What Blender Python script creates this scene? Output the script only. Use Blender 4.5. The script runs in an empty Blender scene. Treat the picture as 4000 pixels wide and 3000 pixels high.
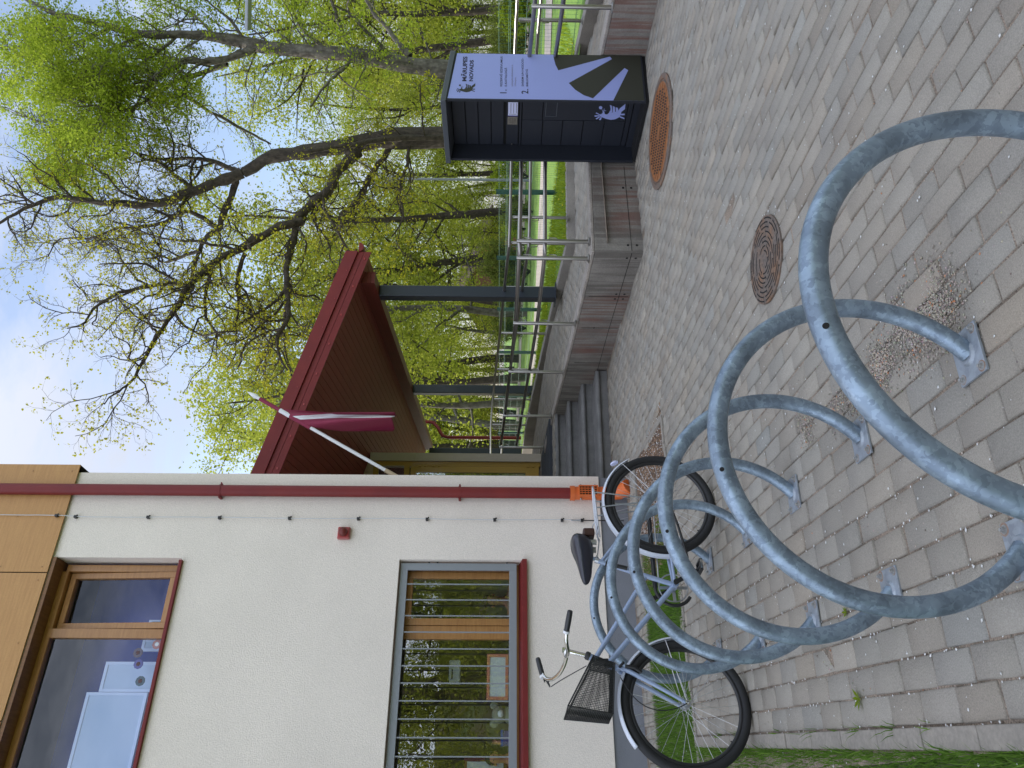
import bpy, bmesh, math, random
import numpy as np
from mathutils import Vector, Matrix
random.seed(7); RNG = np.random.default_rng(7)
S = bpy.context.scene; COL = S.collection
# ------------------------------------------------------------------ camera (portrait photo stored turned a quarter turn)
FOC = 3000.; H = 1.4; roll = math.radians(.54); pit = math.radians(.73); yaw = math.radians(30.2)
F = np.array([math.sin(yaw)*math.cos(pit), math.cos(yaw)*math.cos(pit), -math.sin(pit)])
Rr = np.array([math.cos(yaw), -math.sin(yaw), 0.]); Dd = np.cross(F, Rr)
EU = math.cos(roll)*Rr-math.sin(roll)*Dd; EV = math.sin(roll)*Rr+math.cos(roll)*Dd
CAM = np.array([0, 0, H])
cam = bpy.data.cameras.new('camera'); co = bpy.data.objects.new('camera', cam); COL.objects.link(co); S.camera = co
cam.sensor_fit = 'HORIZONTAL'; cam.sensor_width = 36; cam.lens = FOC/4000*36; cam.clip_end = 2000; cam.clip_start = .05
co.matrix_world = Matrix([[EV[0], EU[0], -F[0], 0], [EV[1], EU[1], -F[1], 0], [EV[2], EU[2], -F[2], H], [0, 0, 0, 1]])
def ray(x, y): return (1500-y)*EU+(x-2000)*EV+FOC*F
def gz(x, y, z=0): d = ray(x, y); return CAM+d*(z-H)/d[2]
def gy(x, y, Y): d = ray(x, y); return CAM+d*(Y/d[1])
def gx(x, y, X): d = ray(x, y); return CAM+d*(X/d[0])
def dp(x, y, d): return CAM+ray(x, y)*(d/FOC)
# ------------------------------------------------------------------ world, sun, exposure
SUN_H = np.array([-3.5, 8.8]); SUN_H = SUN_H/np.linalg.norm(SUN_H); SUN_EL = math.radians(41)
W = bpy.data.worlds.new("World"); S.world = W; W.use_nodes = True
CLOUD = (3.7, 12.)   # cloud radiance towards the sun side; boosted out of view behind the camera to light the shaded wall
nt = W.node_tree; nt.nodes.clear(); N = nt.nodes.new; L = nt.links.new
out = N('ShaderNodeOutputWorld'); bg = N('ShaderNodeBackground'); bg.inputs[1].default_value = .15
sky = N('ShaderNodeTexSky'); sky.sky_type = 'NISHITA'; sky.sun_disc = False; sky.sun_elevation = SUN_EL
sky.sun_rotation = math.atan2(SUN_H[0], SUN_H[1]); sky.air_density = 1.0; sky.dust_density = 1.6; sky.ozone_density = 1.3
tc = N('ShaderNodeTexCoord'); mp = N('ShaderNodeMapping'); mp.inputs['Scale'].default_value = (1.2, 2.2, 3.4); mp.inputs['Rotation'].default_value = (.3, .5, .4)
nz = N('ShaderNodeTexNoise'); nz.inputs['Scale'].default_value = 1.5; nz.inputs['Detail'].default_value = 9; nz.inputs['Roughness'].default_value = .62
cr = N('ShaderNodeValToRGB'); cr.color_ramp.elements[0].position = .41; cr.color_ramp.elements[1].position = .60
cr.color_ramp.elements[0].color = (.12, .12, .12, 1); cr.color_ramp.elements[1].color = (1, 1, 1, 1)
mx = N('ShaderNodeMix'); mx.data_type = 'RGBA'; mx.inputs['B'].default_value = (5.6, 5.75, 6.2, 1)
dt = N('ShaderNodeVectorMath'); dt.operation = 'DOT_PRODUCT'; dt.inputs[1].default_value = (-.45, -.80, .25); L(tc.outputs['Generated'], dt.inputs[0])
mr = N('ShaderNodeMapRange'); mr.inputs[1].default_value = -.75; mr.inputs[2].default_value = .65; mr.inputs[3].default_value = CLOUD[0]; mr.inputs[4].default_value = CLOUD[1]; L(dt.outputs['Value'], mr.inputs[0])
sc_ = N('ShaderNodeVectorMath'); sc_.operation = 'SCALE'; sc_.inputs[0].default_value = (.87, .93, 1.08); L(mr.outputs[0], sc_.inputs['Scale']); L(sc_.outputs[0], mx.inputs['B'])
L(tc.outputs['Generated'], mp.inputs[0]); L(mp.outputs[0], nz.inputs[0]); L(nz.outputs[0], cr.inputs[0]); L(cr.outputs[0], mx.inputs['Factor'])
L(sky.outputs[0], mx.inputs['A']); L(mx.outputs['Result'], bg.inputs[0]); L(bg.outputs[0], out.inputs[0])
sl = bpy.data.lights.new('sun', 'SUN'); sl.energy = 3.2; sl.angle = math.radians(.6); sl.color = (1, .95, .87)
so = bpy.data.objects.new('sun', sl); COL.objects.link(so)
sd = Vector((SUN_H[0]*math.cos(SUN_EL), SUN_H[1]*math.cos(SUN_EL), math.sin(SUN_EL)))
so.rotation_euler = sd.to_track_quat('Z', 'Y').to_euler(); so.location = (0, 0, 30)
S.view_settings.view_transform = 'Standard'; S.view_settings.look = 'None'; S.view_settings.exposure = .55; S.view_settings.gamma = 1
S.render.engine = 'CYCLES'; S.render.resolution_x = 1024; S.render.resolution_y = 768
S.cycles.max_bounces = 6; S.cycles.transparent_max_bounces = 12
# ------------------------------------------------------------------ materials
def mat(name, c, rough=.7, metal=0., var=None, c2=None, bump=None, spec=.5, coat=0., stretch=(1, 1, 1), attr=None, kind='noise', fine=None):
    """var=(scale, lo, hi) colour variation between c and c2; bump=(scale, strength)"""
    m = bpy.data.materials.new(name); m.use_nodes = True; t = m.node_tree; p = t.nodes['Principled BSDF']; n = t.nodes.new; l = t.links.new
    p.inputs['Base Color'].default_value = (*c, 1); p.inputs['Roughness'].default_value = rough; p.inputs['Metallic'].default_value = metal
    p.inputs['Specular IOR Level'].default_value = spec; p.inputs['Coat Weight'].default_value = coat
    o = n('ShaderNodeTexCoord'); mp = n('ShaderNodeMapping'); mp.inputs['Scale'].default_value = stretch; l(o.outputs['Object'], mp.inputs[0])
    col = None
    if var:
        if kind == 'voronoi':
            z = n('ShaderNodeTexVoronoi'); z.inputs['Scale'].default_value = var[0]; src = z.outputs['Color']
            z.inputs['Randomness'].default_value = 1
            zz = n('ShaderNodeTexNoise'); zz.inputs['Scale'].default_value = var[0]*.7; l(mp.outputs[0], zz.inputs[0])
            ad = n('ShaderNodeMix'); ad.data_type = 'RGBA'; ad.inputs[0].default_value = .06; l(mp.outputs[0], ad.inputs['A']); l(zz.outputs['Color'], ad.inputs['B']); l(ad.outputs['Result'], z.inputs[0])
        else:
            z = n('ShaderNodeTexNoise'); z.inputs['Scale'].default_value = var[0]; z.inputs['Detail'].default_value = 6; z.inputs['Roughness'].default_value = .6; src = z.outputs[0]; l(mp.outputs[0], z.inputs[0])
        r = n('ShaderNodeMapRange'); r.inputs[1].default_value = var[1]; r.inputs[2].default_value = var[2]; l(src, r.inputs[0])
        mi = n('ShaderNodeMix'); mi.data_type = 'RGBA'; mi.inputs['A'].default_value = (*c, 1); mi.inputs['B'].default_value = (*(c2 or c), 1)
        l(r.outputs[0], mi.inputs[0]); col = mi.outputs['Result']
    if fine:   # (scale, amount) fine brightness speckle
        z = n('ShaderNodeTexNoise'); z.inputs['Scale'].default_value = fine[0]; z.inputs['Detail'].default_value = 3; l(o.outputs['Object'], z.inputs[0])
        r = n('ShaderNodeMapRange'); r.inputs[1].default_value = .3; r.inputs[2].default_value = .7; r.inputs[3].default_value = 1-fine[1]; r.inputs[4].default_value = 1+fine[1]; l(z.outputs[0], r.inputs[0])
        mi = n('ShaderNodeVectorMath'); mi.operation = 'SCALE'; l(r.outputs[0], mi.inputs['Scale'])
        if col: l(col, mi.inputs[0])
        else: mi.inputs[0].default_value = c
        col = mi.outputs[0]
    if attr:
        a = n('ShaderNodeAttribute'); a.attribute_name = attr
        mi = n('ShaderNodeVectorMath'); mi.operation = 'MULTIPLY'; l(a.outputs['Color'], mi.inputs[1])
        if col: l(col, mi.inputs[0])
        else: mi.inputs[0].default_value = c
        col = mi.outputs[0]
    if col: l(col, p.inputs['Base Color'])
    if bump:
        z = n('ShaderNodeTexNoise'); z.inputs['Scale'].default_value = bump[0]; z.inputs['Detail'].default_value = 5; l(mp.outputs[0] if len(bump) > 2 else o.outputs['Object'], z.inputs[0])
        b = n('ShaderNodeBump'); b.inputs['Strength'].default_value = bump[1]; b.inputs['Distance'].default_value = .01 if len(bump) < 3 else .04; l(z.outputs[0], b.inputs['Height']); l(b.outputs[0], p.inputs['Normal'])
    return m
M = {}
M['stucco'] = mat('stucco', (.80, .725, .645), .92, var=(1.3, .35, .7), c2=(.75, .68, .605), bump=(85, .5), fine=(130, .08), spec=.2)
M['plinth'] = mat('plinth', (.20, .21, .235), .9, var=(3, .3, .7), c2=(.17, .18, .2), bump=(120, .4))
M['panel'] = mat('panel', (.50, .265, .085), .5, var=(5, .35, .65), c2=(.43, .215, .065), stretch=(.6, 1, 9), fine=(60, .05))
M['oak'] = mat('oak', (.40, .20, .06), .42, var=(6, .35, .65), c2=(.32, .145, .04), stretch=(1, 1, 8), coat=.2)
M['oakdark'] = mat('oakdark', (.22, .10, .03), .5, var=(6, .35, .65), c2=(.16, .07, .02), stretch=(8, 1, 1))
M['redmetal'] = mat('redmetal', (.19, .019, .017), .5, var=(4, .3, .7), c2=(.155, .015, .016), spec=.35)
M['redsoffit'] = mat('redsoffit', (.15, .02, .014), .6, var=(3, .3, .7), c2=(.12, .017, .012))
M['plank'] = mat('plank', (.25, .042, .030), .65, var=(4, .3, .7), c2=(.20, .033, .025), stretch=(3, .5, 1))
M['orange'] = mat('orange', (.62, .13, .025), .45, bump=(40, .05))
M['orangedark'] = mat('orangedark', (.05, .02, .01), .8)
M['galv'] = mat('galv', (.27, .345, .42), .42, .55, var=(62, .15, .85), c2=(.175, .225, .285), kind='voronoi', bump=(60, .08), fine=(12, .28))
M['plate'] = mat('plate', (.34, .38, .42), .5, .5, var=(40, .2, .8), c2=(.28, .31, .35), kind='voronoi', fine=(30, .12))
M['bolt'] = mat('bolt', (.42, .42, .41), .4, .8)
M['rustwash'] = mat('rustwash', (.25, .12, .06), .8, .2, var=(60, .3, .7), c2=(.35, .3, .26))
M['steel'] = mat('steel', (.36, .34, .32), .3, .92, var=(3, .3, .7), c2=(.28, .265, .25), stretch=(1, 1, .3))
M['chrome'] = mat('chrome', (.75, .74, .70), .1, 1)
M['black'] = mat('black', (.012, .012, .013), .45)
M['rubber'] = mat('rubber', (.014, .014, .015), .72, bump=(200, .2))
M['blackplastic'] = mat('blackplastic', (.02, .02, .022), .35)
M['saddle'] = mat('saddle', (.018, .019, .03), .3, coat=.3, bump=(30, .08))
M['leather'] = mat('leather', (.05, .018, .012), .5)
M['white'] = mat('white', (.72, .72, .74), .4, fine=(20, .04))
M['whitepaint'] = mat('whitepaint', (.62, .66, .75), .3, coat=.3)
M['bikeblue'] = mat('bikeblue', (.30, .38, .54), .34, .1, coat=.4, fine=(12, .05))
M['spoke'] = mat('spoke', (.5, .5, .5), .3, .9)
M['alu'] = mat('alu', (.5, .52, .55), .32, .8)
M['wire'] = mat('wire', (.02, .02, .02), .5, .3)
M['lockerdark'] = mat('lockerdark', (.016, .019, .028), .5, coat=.0, fine=(300, .15), bump=(400, .06))
M['lockergap'] = mat('lockergap', (.004, .004, .005), .8)
M['lockerroof'] = mat('lockerroof', (.07, .08, .095), .4)
M['lilac'] = mat('lilac', (.30, .35, .68), .6, fine=(300, .05))
M['ink'] = mat('ink', (.035, .036, .024), .7)
M['inktext'] = mat('inktext', (.02, .02, .04), .7)
M['inkfaint'] = mat('inkfaint', (.2, .2, .3), .7)
M['keypad'] = mat('keypad', (.25, .23, .19), .5, .3, fine=(160, .3))
M['glasslabel'] = mat('glasslabel', (.62, .64, .85), .4)
M['column'] = mat('column', (.022, .029, .042), .45, coat=.1)
M['cream'] = mat('cream', (.50, .44, .36), .7, fine=(60, .04))
M['cladbeige'] = mat('cladbeige', (.48, .37, .24), .7, fine=(60, .04))
M['ochre'] = mat('ochre', (.42, .25, .035), .4, coat=.2)
M['flagred'] = mat('flagred', (.23, .018, .055), .75, bump=(300, .1))
M['flagwhite'] = mat('flagwhite', (.75, .75, .78), .75)
M['pole'] = mat('pole', (.72, .72, .74), .35)
M['rust'] = mat('rust', (.30, .12, .035), .85, var=(18, .3, .7), c2=(.20, .075, .028), bump=(60, .4), fine=(60, .2))
M['castiron'] = mat('castiron', (.15, .12, .10), .75, .2, var=(9, .45, .8), c2=(.26, .13, .06), bump=(60, .4), fine=(60, .25))
M['hole'] = mat('hole', (.01, .009, .008), .95)
M['green'] = mat('green', (.01, .055, .045), .45)
M['greenwire'] = mat('greenwire', (.06, .17, .13), .5)
M['step'] = mat('step', (.20, .195, .19), .9, var=(5, .3, .7), c2=(.13, .128, .125), fine=(40, .12), bump=(90, .4))
M['mat'] = mat('doormat', (.045, .05, .06), .95, bump=(200, .5))
M['lampgrey'] = mat('lampgrey', (.27, .29, .32), .4, .3)
M['brick'] = mat('brick', (.25, .12, .09), .9, fine=(30, .15))
M['roofmauve'] = mat('roofmauve', (.12, .07, .075), .8)
M['hutorange'] = mat('hutorange', (.32, .14, .07), .8, fine=(20, .2))
M['sirenred'] = mat('sirenred', (.35, .03, .03), .35, coat=.3)
M['sirenpink'] = mat('sirenpink', (.42, .13, .12), .5)
M['cable'] = mat('cable', (.55, .56, .58), .5)
M['kerb'] = mat('kerb', (.29, .26, .22), .9, var=(6, .3, .7), c2=(.22, .20, .172), fine=(60, .12), bump=(90, .4))
M['intwall'] = mat('intwall', (.45, .42, .33), .9)
M['intlilac'] = mat('intlilac', (.03, .075, .42), .9, var=(.8, .3, .7), c2=(.02, .05, .32))
M['board'] = mat('board', (.62, .68, .72), .8)
M['boardframe'] = mat('boardframe', (.78, .80, .84), .7)
M['coral'] = mat('coral', (.60, .22, .14), .7)
M['skin'] = mat('skin', (.52, .23, .14), .6)
M['hair'] = mat('hair', (.03, .018, .012), .7)
M['beigecloth'] = mat('beigecloth', (.55, .45, .36), .9)
M['mintcloth'] = mat('mintcloth', (.45, .62, .50), .9)
M['darkred'] = mat('darkred', (.15, .02, .015), .5)
M['purple'] = mat('purple', (.08, .06, .25), .6)
M['plush'] = mat('plush', (.22, .24, .18), .95, bump=(90, .5))
def glass(name, fac, tint=(1, 1, 1)):
    m = bpy.data.materials.new(name); m.use_nodes = True; t = m.node_tree; t.nodes.clear(); n = t.nodes.new
    o = n('ShaderNodeOutputMaterial'); mi = n('ShaderNodeMixShader'); tr = n('ShaderNodeBsdfTransparent'); gl = n('ShaderNodeBsdfGlossy')
    gl.inputs['Roughness'].default_value = .0; tr.inputs[0].default_value = (*tint, 1); mi.inputs[0].default_value = fac
    gl.inputs['Color'].default_value = (.95, .97, 1, 1)
    z = n('ShaderNodeTexNoise'); z.inputs['Scale'].default_value = 1.6; b = n('ShaderNodeBump'); b.inputs['Strength'].default_value = .035; b.inputs['Distance'].default_value = .05
    tcx = n('ShaderNodeTexCoord'); t.links.new(tcx.outputs['Object'], z.inputs[0]); t.links.new(z.outputs[0], b.inputs['Height']); t.links.new(b.outputs[0], gl.inputs['Normal'])
    t.links.new(tr.outputs[0], mi.inputs[1]); t.links.new(gl.outputs[0], mi.inputs[2]); t.links.new(mi.outputs[0], o.inputs[0]); return m
M['glass'] = glass('glass', .19, (.84, .88, .85)); M['glass_up'] = glass('glass_up', .055, (.74, .82, .97))
def leafmat(name, c, c2, trans=.45):
    m = bpy.data.materials.new(name); m.use_nodes = True; t = m.node_tree; t.nodes.clear(); n = t.nodes.new; l = t.links.new
    o = n('ShaderNodeOutputMaterial'); a = n('ShaderNodeAttribute'); a.attribute_name = 'tone'
    mi = n('ShaderNodeMix'); mi.data_type = 'RGBA'; mi.inputs['A'].default_value = (*c, 1); mi.inputs['B'].default_value = (*c2, 1); l(a.outputs['Fac'], mi.inputs[0])
    d = n('ShaderNodeBsdfDiffuse'); tr = n('ShaderNodeBsdfTranslucent'); ms = n('ShaderNodeMixShader'); ms.inputs[0].default_value = trans
    l(mi.outputs['Result'], d.inputs[0]); l(mi.outputs['Result'], tr.inputs[0]); l(d.outputs[0], ms.inputs[1]); l(tr.outputs[0], ms.inputs[2]); l(ms.outputs[0], o.inputs[0]); return m
M['leaf_oak'] = leafmat('leaf_oak', (.26, .26, .02), (.46, .44, .04), .5)
M['leaf_linden'] = leafmat('leaf_linden', (.19, .27, .02), (.42, .50, .06), .5)
M['leaf_wood'] = leafmat('leaf_wood', (.20, .25, .03), (.48, .50, .08), .5)
M['leaf_bush'] = leafmat('leaf_bush', (.12, .15, .03), (.26, .30, .07), .45)
M['blade'] = leafmat('blade', (.07, .15, .022), (.20, .33, .06), .4)
M['bark'] = mat('bark', (.036, .027, .02), .95, var=(3, .3, .7), c2=(.07, .055, .042), stretch=(3, 3, .5), bump=(11, 1., 1), fine=(9, .4))
M['bark_pale'] = mat('bark_pale', (.075, .062, .05), .95, var=(4, .35, .65), c2=(.15, .135, .115), stretch=(2, 2, .8), bump=(14, .8, 1), fine=(9, .3))
M['petal'] = mat('petal', (.75, .74, .72), .7)
M['pebble'] = mat('pebble', (.33, .285, .235), .85, attr='tone')
M['paver'] = mat('paver', (.315, .286, .238), .88, var=(2.2, .3, .72), c2=(.265, .24, .205), bump=(170, .5), fine=(230, .17), attr='tone')
M['joint'] = mat('joint', (.15, .12, .09), .95, var=(8, .35, .65), c2=(.33, .26, .20), fine=(150, .5), bump=(120, .8))
M['lawn'] = mat('lawn', (.05, .075, .02), .95, var=(3, .3, .7), c2=(.075, .10, .028), fine=(60, .3))
M['farlawn'] = mat('farlawn', (.11, .22, .03), .95, var=(1.5, .3, .7), c2=(.17, .27, .04), fine=(20, .3), bump=(40, 1.))
M['dirt'] = mat('dirt', (.13, .085, .06), .95, var=(14, .3, .7), c2=(.09, .06, .045), fine=(90, .4), bump=(60, 1.))
M['farpath'] = mat('farpath', (.40, .35, .31), .9, fine=(8, .1))
def concrete():
    m = mat('concrete', (.27, .25, .22), .88, var=(1.6, .35, .65), c2=(.15, .135, .12), bump=(45, .5), fine=(80, .12))
    t = m.node_tree; n = t.nodes.new; l = t.links.new; p = t.nodes['Principled BSDF']; src = p.inputs['Base Color'].links[0].from_socket
    o = n('ShaderNodeTexCoord'); mp = n('ShaderNodeMapping'); mp.inputs['Scale'].default_value = (17, 17, .9); l(o.outputs['Object'], mp.inputs[0])
    z = n('ShaderNodeTexNoise'); z.inputs['Scale'].default_value = 1.3; z.inputs['Detail'].default_value = 6; l(mp.outputs[0], z.inputs[0])
    r = n('ShaderNodeMapRange'); r.inputs[1].default_value = .44; r.inputs[2].default_value = .6; l(z.outputs[0], r.inputs[0])
    z2 = n('ShaderNodeTexNoise'); z2.inputs['Scale'].default_value = 1.1; l(o.outputs['Object'], z2.inputs[0])
    r2 = n('ShaderNodeMapRange'); r2.inputs[1].default_value = .4; r2.inputs[2].default_value = .6; l(z2.outputs[0], r2.inputs[0])
    st = n('ShaderNodeMix'); st.data_type = 'RGBA'; st.inputs['A'].default_value = (.17, .052, .032, 1); st.inputs['B'].default_value = (.085, .075, .065, 1); l(r2.outputs[0], st.inputs[0])
    k = n('ShaderNodeMath'); k.operation = 'MULTIPLY'; k.inputs[1].default_value = .62; l(r.outputs[0], k.inputs[0])
    mi = n('ShaderNodeMix'); mi.data_type = 'RGBA'; l(k.outputs[0], mi.inputs[0]); l(src, mi.inputs['A']); l(st.outputs['Result'], mi.inputs['B']); l(mi.outputs['Result'], p.inputs['Base Color'])
    return m
M['concrete'] = concrete()
M['parapet'] = mat('parapet', (.31, .285, .25), .9, var=(2.2, .3, .7), c2=(.22, .20, .18), bump=(45, .5), fine=(80, .12))
M['bankmat'] = mat('bankmat', (.10, .075, .04), .95, var=(.5, .35, .65), c2=(.09, .13, .03), fine=(3, .4))
M['coping'] = mat('coping', (.40, .35, .30), .9, var=(5, .3, .7), c2=(.24, .22, .20), bump=(90, .6), fine=(70, .15))
# ------------------------------------------------------------------ mesh helpers
class MB:
    def __init__(s): s.v = []; s.f = []
    def add(s, vs, fs): k = len(s.v); s.v += [tuple(map(float, p)) for p in vs]; s.f += [tuple(i+k for i in f) for f in fs]; return s
    def box(s, x0, x1, y0, y1, z0, z1):
        return s.add([(x0, y0, z0), (x1, y0, z0), (x1, y1, z0), (x0, y1, z0), (x0, y0, z1), (x1, y0, z1), (x1, y1, z1), (x0, y1, z1)],
                     [(0, 3, 2, 1), (4, 5, 6, 7), (0, 1, 5, 4), (1, 2, 6, 5), (2, 3, 7, 6), (3, 0, 4, 7)])
    def prism(s, poly, z0, z1):
        n = len(poly); zz0 = z0 if hasattr(z0, '__len__') else [z0]*n; zz1 = z1 if hasattr(z1, '__len__') else [z1]*n
        vs = [(p[0], p[1], zz0[i]) for i, p in enumerate(poly)]+[(p[0], p[1], zz1[i]) for i, p in enumerate(poly)]
        return s.add(vs, [tuple(range(n-1, -1, -1)), tuple(range(n, 2*n))]+[(i, (i+1) % n, n+(i+1) % n, n+i) for i in range(n)])
    def obox(s, c, ax, ay, az):   # centre and half-axis vectors
        c = np.array(c, float); ax, ay, az = map(lambda q: np.array(q, float), (ax, ay, az))
        vs = [c+i*ax+j*ay+k*az for k in (-1, 1) for i, j in ((-1, -1), (1, -1), (1, 1), (-1, 1))]
        return s.add(vs, [(0, 3, 2, 1), (4, 5, 6, 7), (0, 1, 5, 4), (1, 2, 6, 5), (2, 3, 7, 6), (3, 0, 4, 7)])
    def tube(s, pts, r, n=8, closed=False, cap=True):
        P = np.array(pts, float); m = len(P); R = np.full(m, r, float) if np.isscalar(r) else np.array(r, float)
        if closed: T = np.roll(P, -1, 0)-np.roll(P, 1, 0)
        else: T = np.gradient(P, axis=0)
        T /= np.maximum(np.linalg.norm(T, axis=1, keepdims=True), 1e-9)
        u = np.cross(T[0], [0, 0, 1.]);
        if np.linalg.norm(u) < .05: u = np.cross(T[0], [0, 1., 0])
        u /= np.linalg.norm(u); a = np.arange(n)*2*math.pi/n; vs = []
        for i in range(m):
            u = u-T[i]*(u@T[i]); u /= max(np.linalg.norm(u), 1e-9); w = np.cross(T[i], u)
            vs.append(P[i]+R[i]*(np.cos(a)[:, None]*u+np.sin(a)[:, None]*w))
        fs = []; mm = m if closed else m-1
        for i in range(mm):
            for j in range(n): k = (j+1) % n; i2 = (i+1) % m; fs.append((i*n+j, i*n+k, i2*n+k, i2*n+j))
        if cap and not closed: fs.append(tuple(range(n-1, -1, -1))); fs.append(tuple((m-1)*n+j for j in range(n)))
        return s.add(np.concatenate(vs), fs)
    def bar(s, p, q, w, h, up=(0, 0, 1)):
        p, q = np.array(p, float), np.array(q, float); t = q-p; Lh = np.linalg.norm(t)/2; t /= 2*Lh
        r = np.cross(t, up); r /= np.linalg.norm(r); u = np.cross(r, t); return s.obox((p+q)/2, r*w/2, t*Lh, u*h/2)
    def lathe(s, prof, c=(0, 0, 0), ax=(0, 0, 1), n=24):
        ax = np.array(ax, float); ax /= np.linalg.norm(ax); u = np.cross(ax, [0, 0, 1.]);
        if np.linalg.norm(u) < .05: u = np.array([1., 0, 0])
        u /= np.linalg.norm(u); w = np.cross(ax, u); a = np.arange(n)*2*math.pi/n; vs = []
        for r, z in prof:
            for t in a: vs.append(np.array(c)+ax*z+r*(math.cos(t)*u+math.sin(t)*w))
        m = len(prof); fs = [(i*n+j, i*n+(j+1) % n, (i+1)*n+(j+1) % n, (i+1)*n+j) for i in range(m-1) for j in range(n)]
        fs.append(tuple(range(n-1, -1, -1))); fs.append(tuple((m-1)*n+j for j in range(n)))
        return s.add(vs, fs)
    def poly(s, pts): return s.add(pts, [tuple(range(len(pts)))])
    def build(s, name, m, parent=None, smooth=False, bevel=0, **k):
        me = bpy.data.meshes.new(name); me.from_pydata(s.v, [], s.f); me.update()
        bm = bmesh.new(); bm.from_mesh(me); bmesh.ops.recalc_face_normals(bm, faces=bm.faces); bm.to_mesh(me); bm.free()
        me.materials.append(M[m] if isinstance(m, str) else m)
        o = bpy.data.objects.new(name, me); COL.objects.link(o)
        if smooth:
            me.polygons.foreach_set('use_smooth', [True]*len(me.polygons))
            try: me.set_sharp_from_angle(angle=math.radians(50))
            except Exception: pass
        if bevel:
            b = o.modifiers.new('bevel', 'BEVEL'); b.width = bevel; b.segments = 2; b.limit_method = 'ANGLE'
        if parent is not None: setpar(o, parent)
        tag(o, **k); return o
def setpar(o, p):
    o.parent = p; o.matrix_parent_inverse = world(p).inverted()
def world(o):
    m = o.matrix_basis.copy(); p = o
    while p.parent is not None:
        m = p.parent.matrix_basis @ p.matrix_parent_inverse @ m; p = p.parent
    return m
def tag(o, label=None, cat=None, group=None, kind=None):
    if label: o['label'] = label
    if cat: o['category'] = cat
    if group: o['group'] = group
    if kind: o['kind'] = kind
    return o
def thing(name, loc, label, cat, group=None, rz=0):
    o = bpy.data.objects.new(name, None); COL.objects.link(o); o.location = Vector([float(v) for v in loc]); o.rotation_euler.z = rz; o.empty_display_size = .1
    return tag(o, label, cat, group)
def children(o): return [c for c in bpy.data.objects if c.parent == o]
def copy_tree(o, parent=None):
    c = o.copy(); COL.objects.link(c)
    if parent is not None: c.parent = parent
    for ch in children(o): copy_tree(ch, c)
    return c
def arr_mesh(name, V, Fq, m, tone=None, parent=None, **k):
    """fast mesh from numpy: V (n,3), Fq (m,4 or 3)"""
    me = bpy.data.meshes.new(name); nv, nf, q = len(V), len(Fq), Fq.shape[1]
    me.vertices.add(nv); me.vertices.foreach_set('co', V.astype(np.float32).ravel())
    me.loops.add(nf*q); me.loops.foreach_set('vertex_index', Fq.astype(np.int32).ravel())
    me.polygons.add(nf); me.polygons.foreach_set('loop_start', np.arange(0, nf*q, q, dtype=np.int32))
    try: me.polygons.foreach_set('loop_total', np.full(nf, q, dtype=np.int32))
    except Exception: pass
    me.update(calc_edges=True)
    if tone is not None:
        a = me.color_attributes.new('tone', 'FLOAT_COLOR', 'POINT'); c = np.ones((nv, 4), np.float32); t = np.asarray(tone, np.float32)
        c[:, :3] = t if t.ndim == 2 else t[:, None]; a.data.foreach_set('color', c.ravel())
    me.materials.append(M[m]); o = bpy.data.objects.new(name, me); COL.objects.link(o)
    if parent is not None: setpar(o, parent)
    tag(o, **k); return o
# ------------------------------------------------------------------ ground, paving
AV = np.array([math.sin(math.radians(5.)), math.cos(math.radians(5.))]); AU = np.array([AV[1], -AV[0]])   # paving rows run along AV
WALLY = 8.05
NEARW = [(5.7, -4.), (6.2, 1.2), (6.60, 4.24), (6.73, 4.95), (6.80, 5.93), (4.998, 5.95), (5.266, 7.78), (5.398, 8.99), (5.43, 10.2), (5.47, 11.7)]
NEARZ = [.10, .29, .425, .445, .49, .52, .535, .565, .625, .685]
FARW = [(6.9, -4.), (7.2, 1.2), (7.75, 5.0), (8.42, 6.24), (8.3, 7.62), (6.75, 7.86), (6.93, 9.15), (7.14, 10.7), (7.24, 12.05), (7.42, 13.5), (7.68, 15.15), (8.0, 17.6), (8.5, 21.)]
FARZ = [.2, .36, .50, .52, .54, .555, .615, .68, .755, .82, .875, .9, .9]
def rz(X, Y): return float(np.interp(Y, [-4, 1.2, 4.2, 5.9, 7.6, 8.8, 10.2, 11.6, 20], [.02, .18, .31, .38, .43, .48, .60, .655, .68]))
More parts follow.
